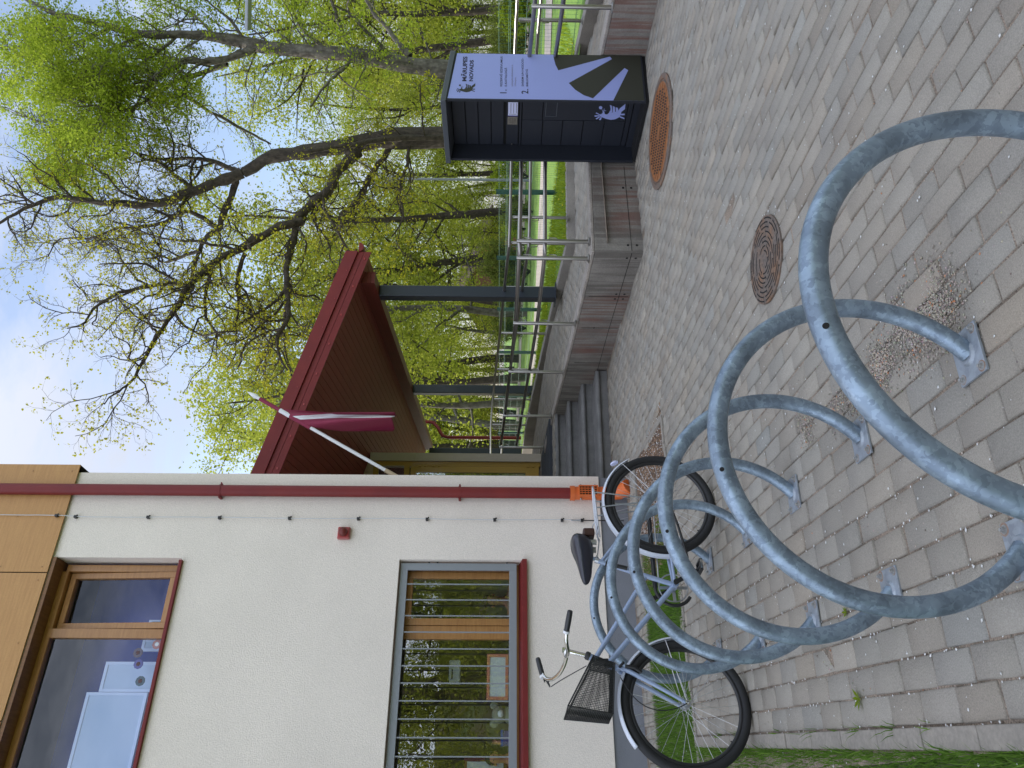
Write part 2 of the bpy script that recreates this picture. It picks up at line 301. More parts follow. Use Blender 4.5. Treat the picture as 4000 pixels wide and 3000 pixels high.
def bricks(name, region, z, u0, u1, v0, v1, wr=.107, ln=.228, gap=.0045, hgt=.05, amp=.0022, parent=None, tw=.0, **k):
    V, Fq, T = [], [], []; n = 0; rng = np.random.default_rng(3)
    r = 0; u = u0
    while u < u1:
        if name == 'pavement': wr = float(np.interp(u, [.9, 1.5], [.107, .096]))
        v = v0+(ln/2 if r % 2 else 0)+rng.normal(0, .004)
        while v < v1:
            c = AU*(u+wr/2)+AV*(v+ln/2)
            if region(*c):
                g = gap/2+abs(rng.normal(0, .0012)); cu, cv = c@AU, c@AV; zz = z(*c)+rng.normal(0, amp); tu, tv = rng.normal(0, .012, 2)
                rt = rng.normal(0, .008); au = AU*math.cos(rt)+AV*math.sin(rt); av = AV*math.cos(rt)-AU*math.sin(rt)
                a, b = wr/2-g, ln/2-g; be = .005
                dzv = (z(*(c+AV*.1))-z(*(c-AV*.1)))/.2
                vs = []
                for lev, (ia, ib, dz) in enumerate(((a, b, -hgt), (a, b, -be), (a-be, b-be, 0))):
                    for sx, sy in ((-1, -1), (1, -1), (1, 1), (-1, 1)):
                        jj = rng.normal(0, .0012, 2) if lev else (0, 0)
                        p = c+au*(sx*ia+jj[0])+av*(sy*ib+jj[1]); vs.append((p[0], p[1], zz+dz+(tu*sx*ia+tv*sy*ib if lev else 0)+dzv*sy*ib))
                V += vs
                for q in range(2):
                    for j in range(4): j2 = (j+1) % 4; Fq.append((n+q*4+j, n+q*4+j2, n+q*4+4+j2, n+q*4+4+j))
                Fq.append((n+8, n+9, n+10, n+11)); n += 12
                t = 1+rng.normal(0, .055); w = rng.normal(0, .02)
                if rng.random() < .05: t *= 1.08
                T += [(t*(1+w), t, t*(1-w))]*12
            v += ln
        u += wr; r += 1
    return arr_mesh(name, np.array(V), np.array(Fq), 'paver', np.array(T), parent, **k)
def inpoly(x, y, P):
    c = False; n = len(P)
    for i in range(n):
        (x1, y1), (x2, y2) = P[i], P[(i+1) % n]
        if (y1 > y) != (y2 > y) and x < (x2-x1)*(y-y1)/(y2-y1)+x1: c = not c
    return c
UL = .34*AU[0]+3.2*AU[1]
PAVE = [(-.4, -4.), (5.5, -4.)]+NEARW[1:7]+[(5.25, 8.78), (3.5, 8.95), (3.48, 7.98), (3.33, 7.40), (3.12, 5.96), (.2, 5.96)]
def pav(x, y): return (x*AU[0]+y*AU[1]) > UL+.03 and inpoly(x, y, PAVE)
g = MB().poly([(-60, -60, -.02), (90, -60, -.02), (90, 120, -.02), (-60, 120, -.02)]); g.build('ground', 'lawn', kind='structure')
MB().poly([(-.0, -4, -.007), (7, -4, -.007), (7, 9.2, -.007), (3.4, 9.2, -.007), (3.4, 5.96, -.007), (.3, 5.96, -.007)]).build('paving_bed', 'joint', kind='structure')
bricks('pavement', pav, lambda x, y: 0., UL+.003, 7.2, -4.6, 9.3, ln=.222, kind='structure')
# back strip of small pavers between planting bed and wall + kerb stones
bricks('paved_strip', lambda x, y: -6 < x < 3.46 and 7.46 < y < 7.93, lambda x, y: .0, -8, 3.5, 5, 9.3, wr=.102, ln=.205, kind='structure')
MB().poly([(-8, 7.4, -.009), (3.48, 7.4, -.009), (3.48, 8.1, -.009), (-8, 8.1, -.009)]).build('strip_bed', 'joint', kind='structure')
rk = random.Random(5)
def kerb(p, q, w, ln, name='kerb'):
    p, q = np.array(p, float), np.array(q, float); t = (q-p)/np.linalg.norm(q-p); n = np.array([-t[1], t[0]]); D = np.linalg.norm(q-p); s = 0; m = MB()
    while s < D-.02:
        e = min(s+ln, D); c = p+t*(s+e)/2; hz = .012+rk.gauss(0, .002); m.obox((*c, -.03+hz/2), (*(t*((e-s)/2-.003)), 0), (*(n*w/2), 0), (0, 0, .03+hz/2)); s += ln
    return m.build(name, 'kerb', kind='structure', bevel=.004)
kl = [AU*(UL-.036)+AV*v for v in (-4.5, 6.)]
kerb(kl[0], kl[1], .068, .33)
kerb((.38, 5.93), (3.12, 5.93), .05, .5); kerb((3.13, 5.93), (3.37, 7.42), .05, .5); kerb((3.35, 7.43), (-6, 7.43), .05, .5)
MB().prism([(2.15, 5.96), (3.1, 5.96), (3.33, 7.4), (1.9, 7.4)], -.015, -.004).build('soil', 'dirt', kind='structure')
# far terrain: raised lawn behind the ramp reaching the horizon, footpath and road
FZ = .50
fp = [(p[0]+.1, p[1]) for p in FARW]
MB().add([(*p, FARZ[i]-.03 if i > 4 else FARZ[i]-.02) for i, p in enumerate(fp)]+[(p[0]+2.2, p[1]+(1. if i > 4 else 0), FZ) for i, p in enumerate(fp)], [(i, i+1, len(fp)+i+1, len(fp)+i) for i in range(len(fp)-1)]).build('grass_bank', 'farlawn', kind='structure')
MB().poly([(9.3, -40, FZ-.01), (300, -40, FZ-.01), (300, 400, FZ-.01), (-60, 400, FZ-.01), (-60, 27, FZ-.01), (6, 27, FZ-.01), (8.3, 16, FZ-.01), (8.2, 9, FZ-.01)]).build('lawn', 'farlawn', kind='structure')
def strip(name, pts, w, z, m):
    P = np.array(pts, float); T = np.gradient(P, axis=0); T /= np.linalg.norm(T, axis=1)[:, None]; Nn = np.stack([-T[:, 1], T[:, 0]], 1)
    a = P+Nn*w/2; b = P-Nn*w/2; n = len(P)
    return MB().add([(*q, z) for q in a]+[(*q, z) for q in b], [(i, i+1, n+i+1, n+i) for i in range(n-1)]).build(name, m, kind='structure')
strip('footpath', [(20, 2), (15.8, 8.5), (12.9, 13), (11.6, 17), (10.6, 24), (9.5, 34)], 2.6, FZ+.004, 'farpath')
strip('road', [(45, 2), (33, 14), (25.5, 24), (21, 34), (18, 48), (14, 70)], 4.5, FZ+.008, 'farpath')
# ------------------------------------------------------------------ ramp, stairs
ramp = thing('ramp', (5.6, 7, 0), 'stained concrete wheelchair ramp with paved top leading up to the entrance', 'ramp')
def wallstrip(pts, zt, zb, th, side=1):
    P = np.array(pts, float); n = len(P); T = np.diff(P, axis=0); T /= np.linalg.norm(T, axis=1)[:, None]; Nn = np.stack([-T[:, 1], T[:, 0]], 1)*side
    O = []
    for i in range(n):
        if i == 0: o = Nn[0]
        elif i == n-1: o = Nn[-1]
        else: o = Nn[i-1]+Nn[i]; o = o/(1+Nn[i-1]@Nn[i])
        O.append(P[i]+o*th)
    vs = []
    for i in range(n): z = zt[i]; b = zb[i] if hasattr(zb, '__len__') else zb; vs += [(*P[i], b), (*P[i], z), (*O[i], z), (*O[i], b)]
    fs = []
    for i in range(n-1):
        for j in range(4): k = (j+1) % 4; fs.append((i*4+j, i*4+k, i*4+4+k, i*4+4+j))
    fs += [(0, 1, 2, 3), (4*n-4, 4*n-1, 4*n-2, 4*n-3)]
    return MB().add(vs, fs)
wallstrip(NEARW, [z-.035 for z in NEARZ], -.05, .14, -1).build('retaining_wall', 'concrete', ramp, bevel=.008)
cop = [(p[0], p[1]) for p in NEARW]
wallstrip(cop, NEARZ, [z-.033 for z in NEARZ], .15, -1).build('coping', 'coping', ramp, bevel=.008)
wallstrip(FARW, FARZ, -.05, .15, -1).build('parapet', 'parapet', ramp, bevel=.008, label='far parapet of the ramp, lit by the sun at both ends')
# formwork joints and tie holes on the near wall
jm = MB()
def onwall(i, t, z, off=.0015):
    p, q = np.array(NEARW[i]), np.array(NEARW[i+1]); d = (q-p)/np.linalg.norm(q-p); n = np.array([d[1], -d[0]]);
    if n@(-(p+q)/2) < 0: n = -n
    c = p+(q-p)*t+n*off; return np.array([*c, z]), np.array([*d, 0]), np.array([*n, 0])
for i, t in ((4, .3), (5, .93), (5, .5), (6, .7)):
    c, d, n = onwall(i, t, .23); jm.obox(c, d*.003, n*.0015, (0, 0, .22))
for i, t0, t1 in ((4, .35, .99), (5, .01, .99), (6, 0, 1)):
    c0, d, n = onwall(i, t0, .115); c1, _, _ = onwall(i, t1, .115); jm.obox((c0+c1)/2, (c1-c0)/2, n*.0015, (0, 0, .0025))
jm.build('formwork_joint', 'hole', ramp)
for i, t, z in ((4, .2, .05), (4, .52, .06), (4, .52, .145), (4, .95, .06), (4, .95, .15), (5, .06, .15), (5, .06, .06), (5, .47, .15), (5, .47, .06), (5, .53, .15), (5, .53, .06), (5, .93, .3)):
    c, d, n = onwall(i, t, z); MB().lathe([(.013, -.002), (.013, .001)], c, n, 12).build('tie_hole', 'hole', ramp)
def rampin(x, y): return (inpoly(x, y, [(p[0]+.17, p[1]) for p in NEARW[:4]]+[(6.75, 6.08), (5.12, 6.1), (5.4, 7.78), (5.53, 8.99), (5.57, 10.25), (3.55, 10.45), (3.55, 13.6), (6.2, 13.1), (6.9, 20.5)]+[(p[0], p[1]) for p in FARW[::-1][1:]]))
bricks('ramp_paving', rampin, lambda x, y: rz(x, y)+.004, 3, 9.5, -4.5, 21, wr=.104, ln=.208, hgt=.03, amp=.001, parent=ramp)
rb = MB(); ys = [-4, 1.2, 4.2, 5.9]
for i in range(3): y0, y1 = ys[i], ys[i+1]; x0, x1 = np.interp([y0, y1], [-4, 5.95], [5.7, 6.85]); xf0, xf1 = np.interp([y0, y1], [-4, 5, 6.2], [6.9, 7.75, 8.42]); rb.add([(x0, y0, rz(0, y0)-.02), (xf0, y0, rz(0, y0)-.02), (xf1, y1, rz(0, y1)-.02), (x1, y1, rz(0, y1)-.02)], [(0, 1, 2, 3)])
ys = [5.9, 7.6, 8.8, 10.2]
for i in range(3): y0, y1 = ys[i], ys[i+1]; l0, l1 = np.interp([y0, y1], [5.9, 7.8, 10.2], [5.0, 5.28, 5.45]); f0, f1 = np.interp([y0, y1], [5.9, 7.7, 7.75, 10.7], [8.4, 8.4, 6.8, 7.2]); rb.add([(l0+.1, y0, rz(0, y0)-.02), (f0, y0, rz(0, y0)-.02), (f1, y1, rz(0, y1)-.02), (l1+.1, y1, rz(0, y1)-.02)], [(0, 1, 2, 3)])
rb.add([(3.5, 10.3, .58), (7.1, 10.3, .58), (7.3, 11.6, .635), (3.5, 11.6, .635), (8.5, 21, .66), (3.5, 21, .66)], [(0, 1, 2, 3), (3, 2, 4, 5)]); rb.build('ramp_bed', 'joint', ramp)
A3 = np.array([.2, .98, 0]); A3 /= np.linalg.norm(A3); B3 = np.array([A3[1], -A3[0], 0]); C1 = np.array([6.9, 9.2, 0])
def cp(t, b, z=0.): return C1+A3*t+B3*b+np.array([0, 0, z])
st = thing('stairs', (4.4, 9, 0), 'four dark concrete steps with rounded nosings climbing to the entrance', 'stairs')
for i, (yl, yr, xr) in enumerate([(9.0, 8.80, 5.36), (9.48, 9.24, 5.41), (10.0, 9.78, 5.44), (10.42, 10.22, 5.47)]):
    z = .15*(i+1); ny = [(9.48, 9.24), (10.0, 9.78), (10.42, 10.22), (10.9, 10.8)][i]
    m = MB().prism([(3.5, yl+.03), (xr, yr+.03), (xr, ny[1]+.1), (3.5, ny[0]+.1)], max(z-.15, -.02)-.02, z-.002)
    m.tube([(3.5, yl+.02, z-.028), (xr-.02, yr+.02, z-.028)], .028, 12)
    m.obox(((3.5+xr)/2, (yl+yr)/2+.16, z-.003), ((xr-3.5)/2-.02, -(yl-yr)/2, 0), (0, .12, 0), (0, 0, .006))
    m.build('step', 'step', st, bevel=.004)
MB().prism([(3.9, 10.75), (5.55, 10.6), (5.95, 12.9), (4.2, 13.2)], .62, .668).build('doormat', 'mat', label='dark doormat lying in front of the entrance door', cat='doormat')
# ------------------------------------------------------------------ railings
def railing(name, label, posts, rails, brk=(), hp=.74):
    o = thing(name, posts[0], label, 'railing')
    for p in posts:
        m = MB().lathe([(.021, 0), (.021, hp-.01), (.017, hp)], p, n=14); po = m.build('post', 'steel', o, True)
        MB().lathe([(.045, .001), (.045, .006), (.03, .014), (.022, .016)], p, n=18).build('flange', 'steel', po, True)
    for r in rails: MB().tube(r, .021, 12).build('rail', 'steel', o, True)
    for (p, q) in brk:
        p, q = np.array(p, float), np.array(q, float); m2 = np.array([q[0], q[1], p[2]]); MB().tube([p, p*.3+m2*.7, p*.1+m2*.85+q*.05, m2*.4+q*.6, q], .006, 6).build('bracket', 'steel', o, True)
    return o
NP = [(6.05, 1.4, .30), (6.49, 4.31, .425), (5.19, 6.02, .525), (5.06, 6.13, .525), (5.20, 7.5, .536), (5.33, 8.83, .58), (5.50, 10.42, .64), (5.53, 11.6, .70)]
NP2 = [(p[0]+.06, p[1]+.0, p[2]) for p in NP]
def rl(P, dz, inner=.0): return [(p[0]+inner, p[1], p[2]+dz) for p in P]
r1 = [NP[0], NP[1], (6.62, 4.95, .45), (6.69, 5.7, .49), (6.55, 5.98, .50), NP[2], NP[3], NP[4], NP[5], NP[6], NP[7]]
def shift(P, dx, dy, dz): return [(p[0]+dx, p[1]+dy, p[2]+dz) for p in P]
nb = []
for p in NP[1:]:
    for dz in (.69, .43): nb.append(((p[0], p[1], p[2]+dz-.10), (p[0]+.07, p[1]+.03, p[2]+dz-.02)))
railing('handrail', 'stainless steel handrail along the near edge of the ramp, beside the stairs', NP, [shift(r1, .07, .03, .71), shift(r1, .07, .03, .45)], nb)
FP = [(7.3, 1.4, .40), (8.1, 5.55, .51), (8.38, 7.3, .53), (7.1, 7.76, .545), (6.80, 7.93, .555), (6.98, 9.14, .615), (7.2, 10.68, .68), (7.31, 12.03, .755), (7.5, 13.5, .82), (7.76, 15.13, .875), (8.1, 17.6, .9)]
fb = []
for p in FP[1:]:
    for dz in (.75, .49): fb.append(((p[0], p[1], p[2]+dz-.10), (p[0]-.08, p[1]-.02, p[2]+dz-.02)))
railing('handrail', 'stainless steel handrail along the far parapet of the ramp, behind the grey columns', FP, [shift(FP, -.08, -.03, .77), shift(FP, -.08, -.03, .51)], fb)
# ------------------------------------------------------------------ canopy
def soff(b): return 3.31+(.28-b)*.305
can = thing('canopy', (6.9, 9.2, .6), 'dark red entrance canopy with brown plank soffit on grey columns', 'canopy')
for t, z, lab in ((0, .62, 0), (4.6, .765, 0), (8.6, .89, -.34)):
    c = cp(t, lab); q = .088
    col = MB().obox((c[0], c[1], (z+3.225)/2), A3*q, B3*q, (0, 0, (3.225-z)/2)).build('column', 'column', can, bevel=.012)
    MB().obox((c[0], c[1], z+.006), A3*.14, B3*.14, (0, 0, .006)).build('base_plate', 'column', col)
T0, T1 = -.65, 9.6
bm_ = MB()
p0, p1 = cp(-.5, 0), cp(T1-.2, 0)
for k in range(3):
    z0 = 3.225+k*.062; bm_.obox(((p0[0]+p1[0])/2, (p0[1]+p1[1])/2, z0+.029), (p1-p0)/2, B3*.088, (0, 0, .029))
bm_.obox(((p0[0]+p1[0])/2, (p0[1]+p1[1])/2, 3.33), (p1-p0)/2*.998, B3*.084, (0, 0, .095)); bm_.build('beam', 'redsoffit', can)
def bl(t): return (3.5-C1[0]-A3[0]*t)/B3[0]
sm = MB(); b = .27
while b > -3.6:
    b2 = b-.098; ts = T0+.05
    if b2 > bl(T0)-.1:
        te = T1
        for (tt0, tt1) in ((T0+.05, te),):
            # clip where the plank would enter the side wall
            for q in range(12):
                ta = tt0+(tt1-tt0)*q/12; tb = tt0+(tt1-tt0)*(q+1)/12
                if cp(tb, b2)[0] > 3.52: sm.add([cp(ta, b, soff(b)), cp(tb, b, soff(b)), cp(tb, b2+.009, soff(b2+.009)), cp(ta, b2+.009, soff(b2+.009)), cp(ta, b, soff(b)+.02), cp(tb, b, soff(b)+.02), cp(tb, b2+.009, soff(b2+.009)+.02), cp(ta, b2+.009, soff(b2+.009)+.02)], [(0, 1, 2, 3), (3, 2, 6, 7), (0, 4, 5, 1), (0, 3, 7, 4), (1, 5, 6, 2)])
    b = b2
sm.build('soffit', 'plank', can)
bL = -3.42
MB().add([cp(T0, .30, soff(.30)+.03), cp(T1, .30, soff(.3)+.03), cp(T1, -5, soff(-5)+.03), cp(T0, bL, soff(bL)+.03), cp(T0, .30, soff(.3)+.27), cp(T1, .3, soff(.3)+.27), cp(T1, -5, soff(-5)+.27), cp(T0, bL, soff(bL)+.27)],
         [(0, 3, 2, 1), (4, 5, 6, 7), (0, 1, 5, 4), (1, 2, 6, 5), (2, 3, 7, 6), (3, 0, 4, 7)]).build('roof', 'redmetal', can)
def verge(z0, z1, t, th, m, name):
    a, b_ = .31, bL; return MB().add([cp(t, a, soff(a)+z0), cp(t, b_, soff(b_)+z0), cp(t, b_, soff(b_)+z1), cp(t, a, soff(a)+z1), cp(t+th, a, soff(a)+z0), cp(t+th, b_, soff(b_)+z0), cp(t+th, b_, soff(b_)+z1), cp(t+th, a, soff(a)+z1)],
        [(0, 1, 2, 3), (7, 6, 5, 4), (0, 4, 5, 1), (1, 5, 6, 2), (2, 6, 7, 3), (3, 7, 4, 0)]).build(name, m, can)
verge(-.03, .062, T0-.03, .03, 'redmetal', 'fascia_board'); verge(.068, .145, T0-.03, .03, 'redmetal', 'fascia_board'); verge(.15, .32, T0-.06, .06, 'redmetal', 'verge_flashing')
sc = MB()
for i in range(9):
    b = .2-i*.43; c = cp(T0-.035, b, soff(b)+.02); sc.obox(c, B3*.014, A3*.004, (0, 0, .009))
    c = cp(T0-.064, b-.2, soff(b-.2)+.19); sc.lathe([(.006, 0), (.006, .004)], c, -A3, 8)
sc.build('screw', 'sirenred', can)
gm = MB(); ga = np.linspace(math.pi, 2*math.pi, 9); g0 = []
for t in (T0-.05, T1):
    for r in (.07, .062):
        for a in ga: g0.append(cp(t, .38+r*math.cos(a), soff(.3)+.14+r*math.sin(a)))
gm.add(g0, [(i, i+1, 18+i+1, 18+i) for i in range(8)]+[(9+i, 27+i, 28+i, 10+i) for i in range(8)]+[tuple(range(9))]); gm.build('gutter', 'redmetal', can, True)
dpt = [cp(8.95, .38, 3.42), cp(8.95, .38, 3.30), cp(8.95, .36, 3.18), cp(8.9, .2, 3.05), cp(8.85, -.02, 2.93), cp(8.85, -.06, 2.80), cp(8.85, -.06, .9)]
dpt = [p+B3*.17 for p in dpt]; MB().tube(dpt, .045, 12).build('downpipe', 'redmetal', can, True)
MB().add([(-70, -24, -.03), (90, -24, -.03), (90, -34, 5.2), (-70, -34, 5.2), (90, -60, 6), (-70, -60, 6)], [(0, 1, 2, 3), (3, 2, 4, 5)]).build('bank', 'bankmat', kind='structure')
# ------------------------------------------------------------------ building
bd = thing('building', (3.48, 8.05, 0), 'cream rendered building with wood panel band, oak windows and red downpipe', 'building')
TOP = 8.2; XL = -14.; YB = 30.
wm = MB(); y0, y1 = WALLY, WALLY+.36
W2L, W1L = -1.9, -2.6
wm.box(2.505, 3.48, y0, y1, .30, 6.14); wm.box(XL, 2.505, y0, y1, .30, 1.14); wm.box(XL, 2.505, y0, y1, 2.48, 4.79)
wm.box(XL, W2L, y0, y1, 1.14, 2.48); wm.box(XL, W1L, y0, y1, 4.79, 6.14); wm.box(XL, 3.48, y0, y1, 6.14, TOP)
wm.build('wall', 'stucco', bd)
wm = MB(); wm.box(3.10, 3.478, y1, YB, .30, TOP); wm.box(XL, XL+.36, y1, YB, .3, TOP); wm.box(XL, 3.48, YB, YB+.36, .3, TOP); wm.build('wall', 'stucco', bd)
MB().box(XL, 3.47, y0-.1+.12, y1, -.03, .298).box(3.1, 3.47, y1, YB, -.03, .298).build('plinth', 'plinth', bd)
MB().box(XL-.1, 3.6, y0-.1, YB+.4, TOP, TOP+.12).build('roof', 'lampgrey', bd)
jx = [3.56, 2.33, .896, -.54, -1.98, -3.4, -4.8]
for i in range(len(jx)-1):
    for z0, z1 in ((6.145, 7.15), (7.162, 8.16)):
        MB().box(jx[i+1]+.006, jx[i]-.006*(i > 0), y0-.035, y0-.022, z0, z1).build('facade_panel', 'panel', bd)
        s = MB()
        for xx in (jx[i+1]+.06, (jx[i]+jx[i+1])/2, jx[i]-.08):
            for zz in (z0+.07, (z0+z1)/2, z1-.07): s.lathe([(.008, 0), (.008, .003)], (xx, y0-.0365, zz), (0, -1, 0), 8)
        s.build('rivet', 'oak', bd)
MB().box(3.548, 3.56, y0-.02, y0+4, 6.145, 8.16).box(-5, 3.545, y0-.02, y0-.002, 6.16, 8.17).build('panel_backing', 'hole', bd)
# ground-floor window
def window(name, label=None):
    o = bpy.data.objects.new(name, None); COL.objects.link(o); o.location = (1, y0+.15, 2); setpar(o, bd); o.empty_display_size = .1
    if label: o['label'] = label
    return o
w2 = window('window', 'ground-floor window behind a grey steel grille'); YF = y0+.17
f = MB(); f.box(2.42, 2.50, YF, YF+.07, 1.2, 2.48); f.box(1.717, 1.853, YF, YF+.07, 1.24, 2.41); f.box(W2L, 2.42, YF, YF+.07, 2.41, 2.478); f.box(W2L, 2.42, YF, YF+.07, 1.2, 1.24); f.box(W2L, W2L+.07, YF, YF+.07, 1.24, 2.41); f.build('window_frame', 'oak', w2, bevel=.004)
f = MB(); a, b, c, d, t = 1.856, 2.417, 1.243, 2.407, .07; yy = YF-.012
f.box(a, a+t, yy, yy+.05, c, d); f.box(b-t, b, yy, yy+.05, c, d); f.box(a+t, b-t, yy, yy+.05, c, c+t*.9); f.box(a+t, b-t, yy, yy+.05, d-t, d); f.build('sash', 'oak', w2, bevel=.004)
MB().poly([(a+t, yy+.03, c+.05), (b-t, yy+.03, c+.05), (b-t, yy+.03, d-t), (a+t, yy+.03, d-t)]).build('pane', 'glass', w2)
MB().poly([(W2L+.07, YF+.03, 1.24), (1.717, YF+.03, 1.24), (1.717, YF+.03, 2.41), (W2L+.07, YF+.03, 2.41)]).build('pane', 'glass', w2)
gm = MB(); gy0 = y0+.055
gm.box(2.408, 2.484, gy0, gy0+.03, 1.227, 2.466); gm.box(W2L+.02, 2.408, gy0, gy0+.03, 2.39, 2.466); gm.box(W2L+.02, 2.408, gy0, gy0+.03, 1.227, 1.305); gm.box(W2L+.02, W2L+.1, gy0, gy0+.03, 1.305, 2.39); gm.build('grille_frame', 'grille' if 'grille' in M else 'lampgrey', w2, bevel=.002)
x = 2.26
while x > W2L+.15: MB().box(x-.006, x+.006, gy0+.009, gy0+.021, 1.305, 2.39).build('grille_bar', 'lampgrey', w2); x -= .165
for z in (1.33, 2.08, 2.17): MB().box(2.47, 2.505, gy0+.03, gy0+.045, z-.008, z+.008).build('anchor', 'black', w2)
MB().add([(W2L, y0-.05, 1.165), (2.503, y0-.05, 1.165), (2.503, YF, 1.205), (W2L, YF, 1.205), (W2L, y0-.05, 1.125), (2.503, y0-.05, 1.125), (2.503, YF, 1.15), (W2L, YF, 1.15)], [(0, 1, 2, 3), (7, 6, 5, 4), (0, 4, 5, 1), (1, 5, 6, 2), (3, 2, 6, 7), (0, 3, 7, 4)]).build('sill', 'redmetal', w2)
MB().box(W2L, 2.503, y0-.052, y0-.046, 1.12, 1.17).build('sill_edge', 'redmetal', w2)
# upper window, small casement tilted open
w1 = window('window', 'upper-floor oak window with its small casement tilted open'); YF = y0+.16
f = MB(); f.box(2.40, 2.473, YF, YF+.08, 4.80, 6.06); f.box(1.707, 1.80, YF-.01, YF+.08, 4.85, 6.06); f.box(W1L, 2.40, YF, YF+.08, 6.03, 6.10); f.box(W1L, 2.40, YF, YF+.08, 4.80, 4.855); f.build('window_frame', 'oak', w1, bevel=.004)
MB().box(W1L, 2.50, y0-.02, YF+.1, 6.10, 6.138).build('window_head', 'oakdark', w1)
MB().box(W1L, 2.475, y0-.04, YF, 4.79-.02, 4.80).build('sill', 'redmetal', w1)
cs = MB(); a, b, c, d, t, th = 1.805, 2.395, 4.86, 6.02, .062, .045
cs.box(a, a+t, -.03, th, 0, d-c); cs.box(b-t, b, -.03, th, 0, d-c); cs.box(a+t, b-t, -.03, th, 0, t); cs.box(a+t, b-t, -.03, th, d-c-t, d-c)
tilt = math.radians(-4.2); ca, sa = math.cos(tilt), math.sin(tilt)
def tl(v): return (v[0], YF+.0+v[1]*ca-v[2]*sa, c+v[1]*sa+v[2]*ca)
cs.v = [tl(v) for v in cs.v]; so_ = cs.build('sash', 'oak', w1, bevel=.004)
MB().poly([tl(v) for v in [(a+t, .01, t), (b-t, .01, t), (b-t, .01, d-c-t), (a+t, .01, d-c-t)]]).build('pane', 'glass_up', so_)
MB().poly([(W1L, YF+.03, 4.855), (1.707, YF+.03, 4.855), (1.707, YF+.03, 6.03), (W1L, YF+.03, 6.03)]).build('pane', 'glass_up', w1)
# interior shells
im = MB(); im.poly([(-13, 12.4, .3), (3.1, 12.4, .3), (3.1, 12.4, 7.9), (-13, 12.4, 7.9)]); im.poly([(-13, y1, 3.7), (3.1, y1, 3.7), (3.1, 12.4, 3.7), (-13, 12.4, 3.7)]); im.poly([(-13, y1, .5), (3.1, y1, .5), (3.1, 12.4, .5), (-13, 12.4, .5)]); im.poly([(-13, y1, 7.0), (3.1, y1, 7.0), (3.1, 12.4, 7.0), (-13, 12.4, 7.0)]); im.build('inner_wall', 'intwall', bd)
MB().box(W1L-.3, 2.7, 8.95, 8.97, 3.75, 6.05).build('blind', 'intlilac', bd)
# downpipe
PX, PY = 3.245, y0-.075
dpp = MB().tube([(PX, PY, .60), (PX, PY, 4.0), (PX, PY, 8.1)], .062, 20).build('downpipe', 'redmetal', bd, True)
for z in (1.86, 4.5):
    m = MB().lathe([(.067, -.014), (.067, .014)], (PX, PY, z), n=20)
    for s in (-1, 1): m.box(PX+s*.066-.012, PX+s*.066+.012, PY-.01, PY+.07, z-.012, z+.012); m.lathe([(.008, 0), (.008, .02)], (PX+s*.084, PY+.0, z), (0, -1, 0), 8)
    m.build('pipe_bracket', 'redmetal', dpp)
sp = MB().tube([(PX, PY, .30), (PX, PY, .62)], .074, 22).tube([(PX, PY, .585), (PX, PY, .635)], .083, 22)
sp.tube([(PX, PY, .30), (PX, PY, .17), (PX, PY-.03, .09), (PX+.01, PY-.10, .045)], [.074, .074, .078, .078], 18); sp.tube([(PX, PY-.09, .055), (PX+.02, PY-.17, .0)], .085, 18)
sp = sp.build('standpipe', 'orange', bd, True)
gr = MB().box(PX-.052, PX+.052, PY-.08, PY-.058, .345, .53).build('opening', 'orangedark', sp)
gr = MB(); gr.box(PX-.062, PX-.05, PY-.092, PY-.06, .33, .545); gr.box(PX+.05, PX+.062, PY-.092, PY-.06, .33, .545); gr.box(PX-.05, PX+.05, PY-.092, PY-.06, .33, .342); gr.box(PX-.05, PX+.05, PY-.092, PY-.06, .533, .545)
for i in range(5): z = .37+i*.034; gr.box(PX-.05, PX+.05, PY-.088, PY-.08, z, z+.006)
for i in range(3): xx = PX-.026+i*.026; gr.box(xx-.003, xx+.003, PY-.09, PY-.078, .342, .533)
gr.build('grid', 'orange', sp)
s = MB()
for sx in (-1, 1):
    for z in (.36, .52): s.lathe([(.012, 0), (.012, .012), (.006, .016)], (PX+sx*.083, PY-.03, z), (0, -1, 0), 8)
s.build('bolt', 'bolt', sp, True)
# entrance front wall: pilaster, ochre door, transom, cladding
V0 = np.array([6.15, 13.2, 0])
def vp(b, t, z): return V0+B3*b+A3*t+np.array([0, 0, z])
def vbox(m, b0, b1, t0, t1, z0, z1): return m.add([vp(b0, t0, z0), vp(b1, t0, z0), vp(b1, t1, z0), vp(b0, t1, z0), vp(b0, t0, z1), vp(b1, t0, z1), vp(b1, t1, z1), vp(b0, t1, z1)], [(0, 3, 2, 1), (4, 5, 6, 7), (0, 1, 5, 4), (1, 2, 6, 5), (2, 3, 7, 6), (3, 0, 4, 7)])
vbox(vbox(MB(), -.15, 0, -.04, .1, .66, 1.9+1.1), -.15, 0, -.04, .1, 3.005, 3.86).build('pilaster', 'cream', bd)
vbox(vbox(MB(), -.1, 0, .1, 5, .66, 3.84), -2.65, -.15, .12, .2, 3.9, 4.6).build('entrance_wall', 'cream', bd)
cm = MB()
for i in range(12): vbox(cm, -.15-(i+1)*.2+.006, -.15-i*.2, .06, .12, 3.88, soff(-1.58-.15-i*.2)+.05)
cm.build('cladding', 'cladbeige', bd); vbox(MB(), -2.6, -.15, .02, .1, 3.80, 3.9).build('lintel', 'cladbeige', bd)
vbox(vbox(vbox(MB(), -.24, -.155, 0, .08, .67, 3.8), -2.6, -.24, 0, .08, 3.70, 3.8), -2.6, -.24, 0, .08, 3.12, 3.22).build('door_frame', 'ochre', bd)
vbox(MB(), -2.6, -.24, .03, .05, 3.22, 3.70).build('transom_pane', 'glass', bd); vbox(MB(), -2.6, -.24, .2, .22, .7, 3.8).build('door_backing', 'hole', bd)
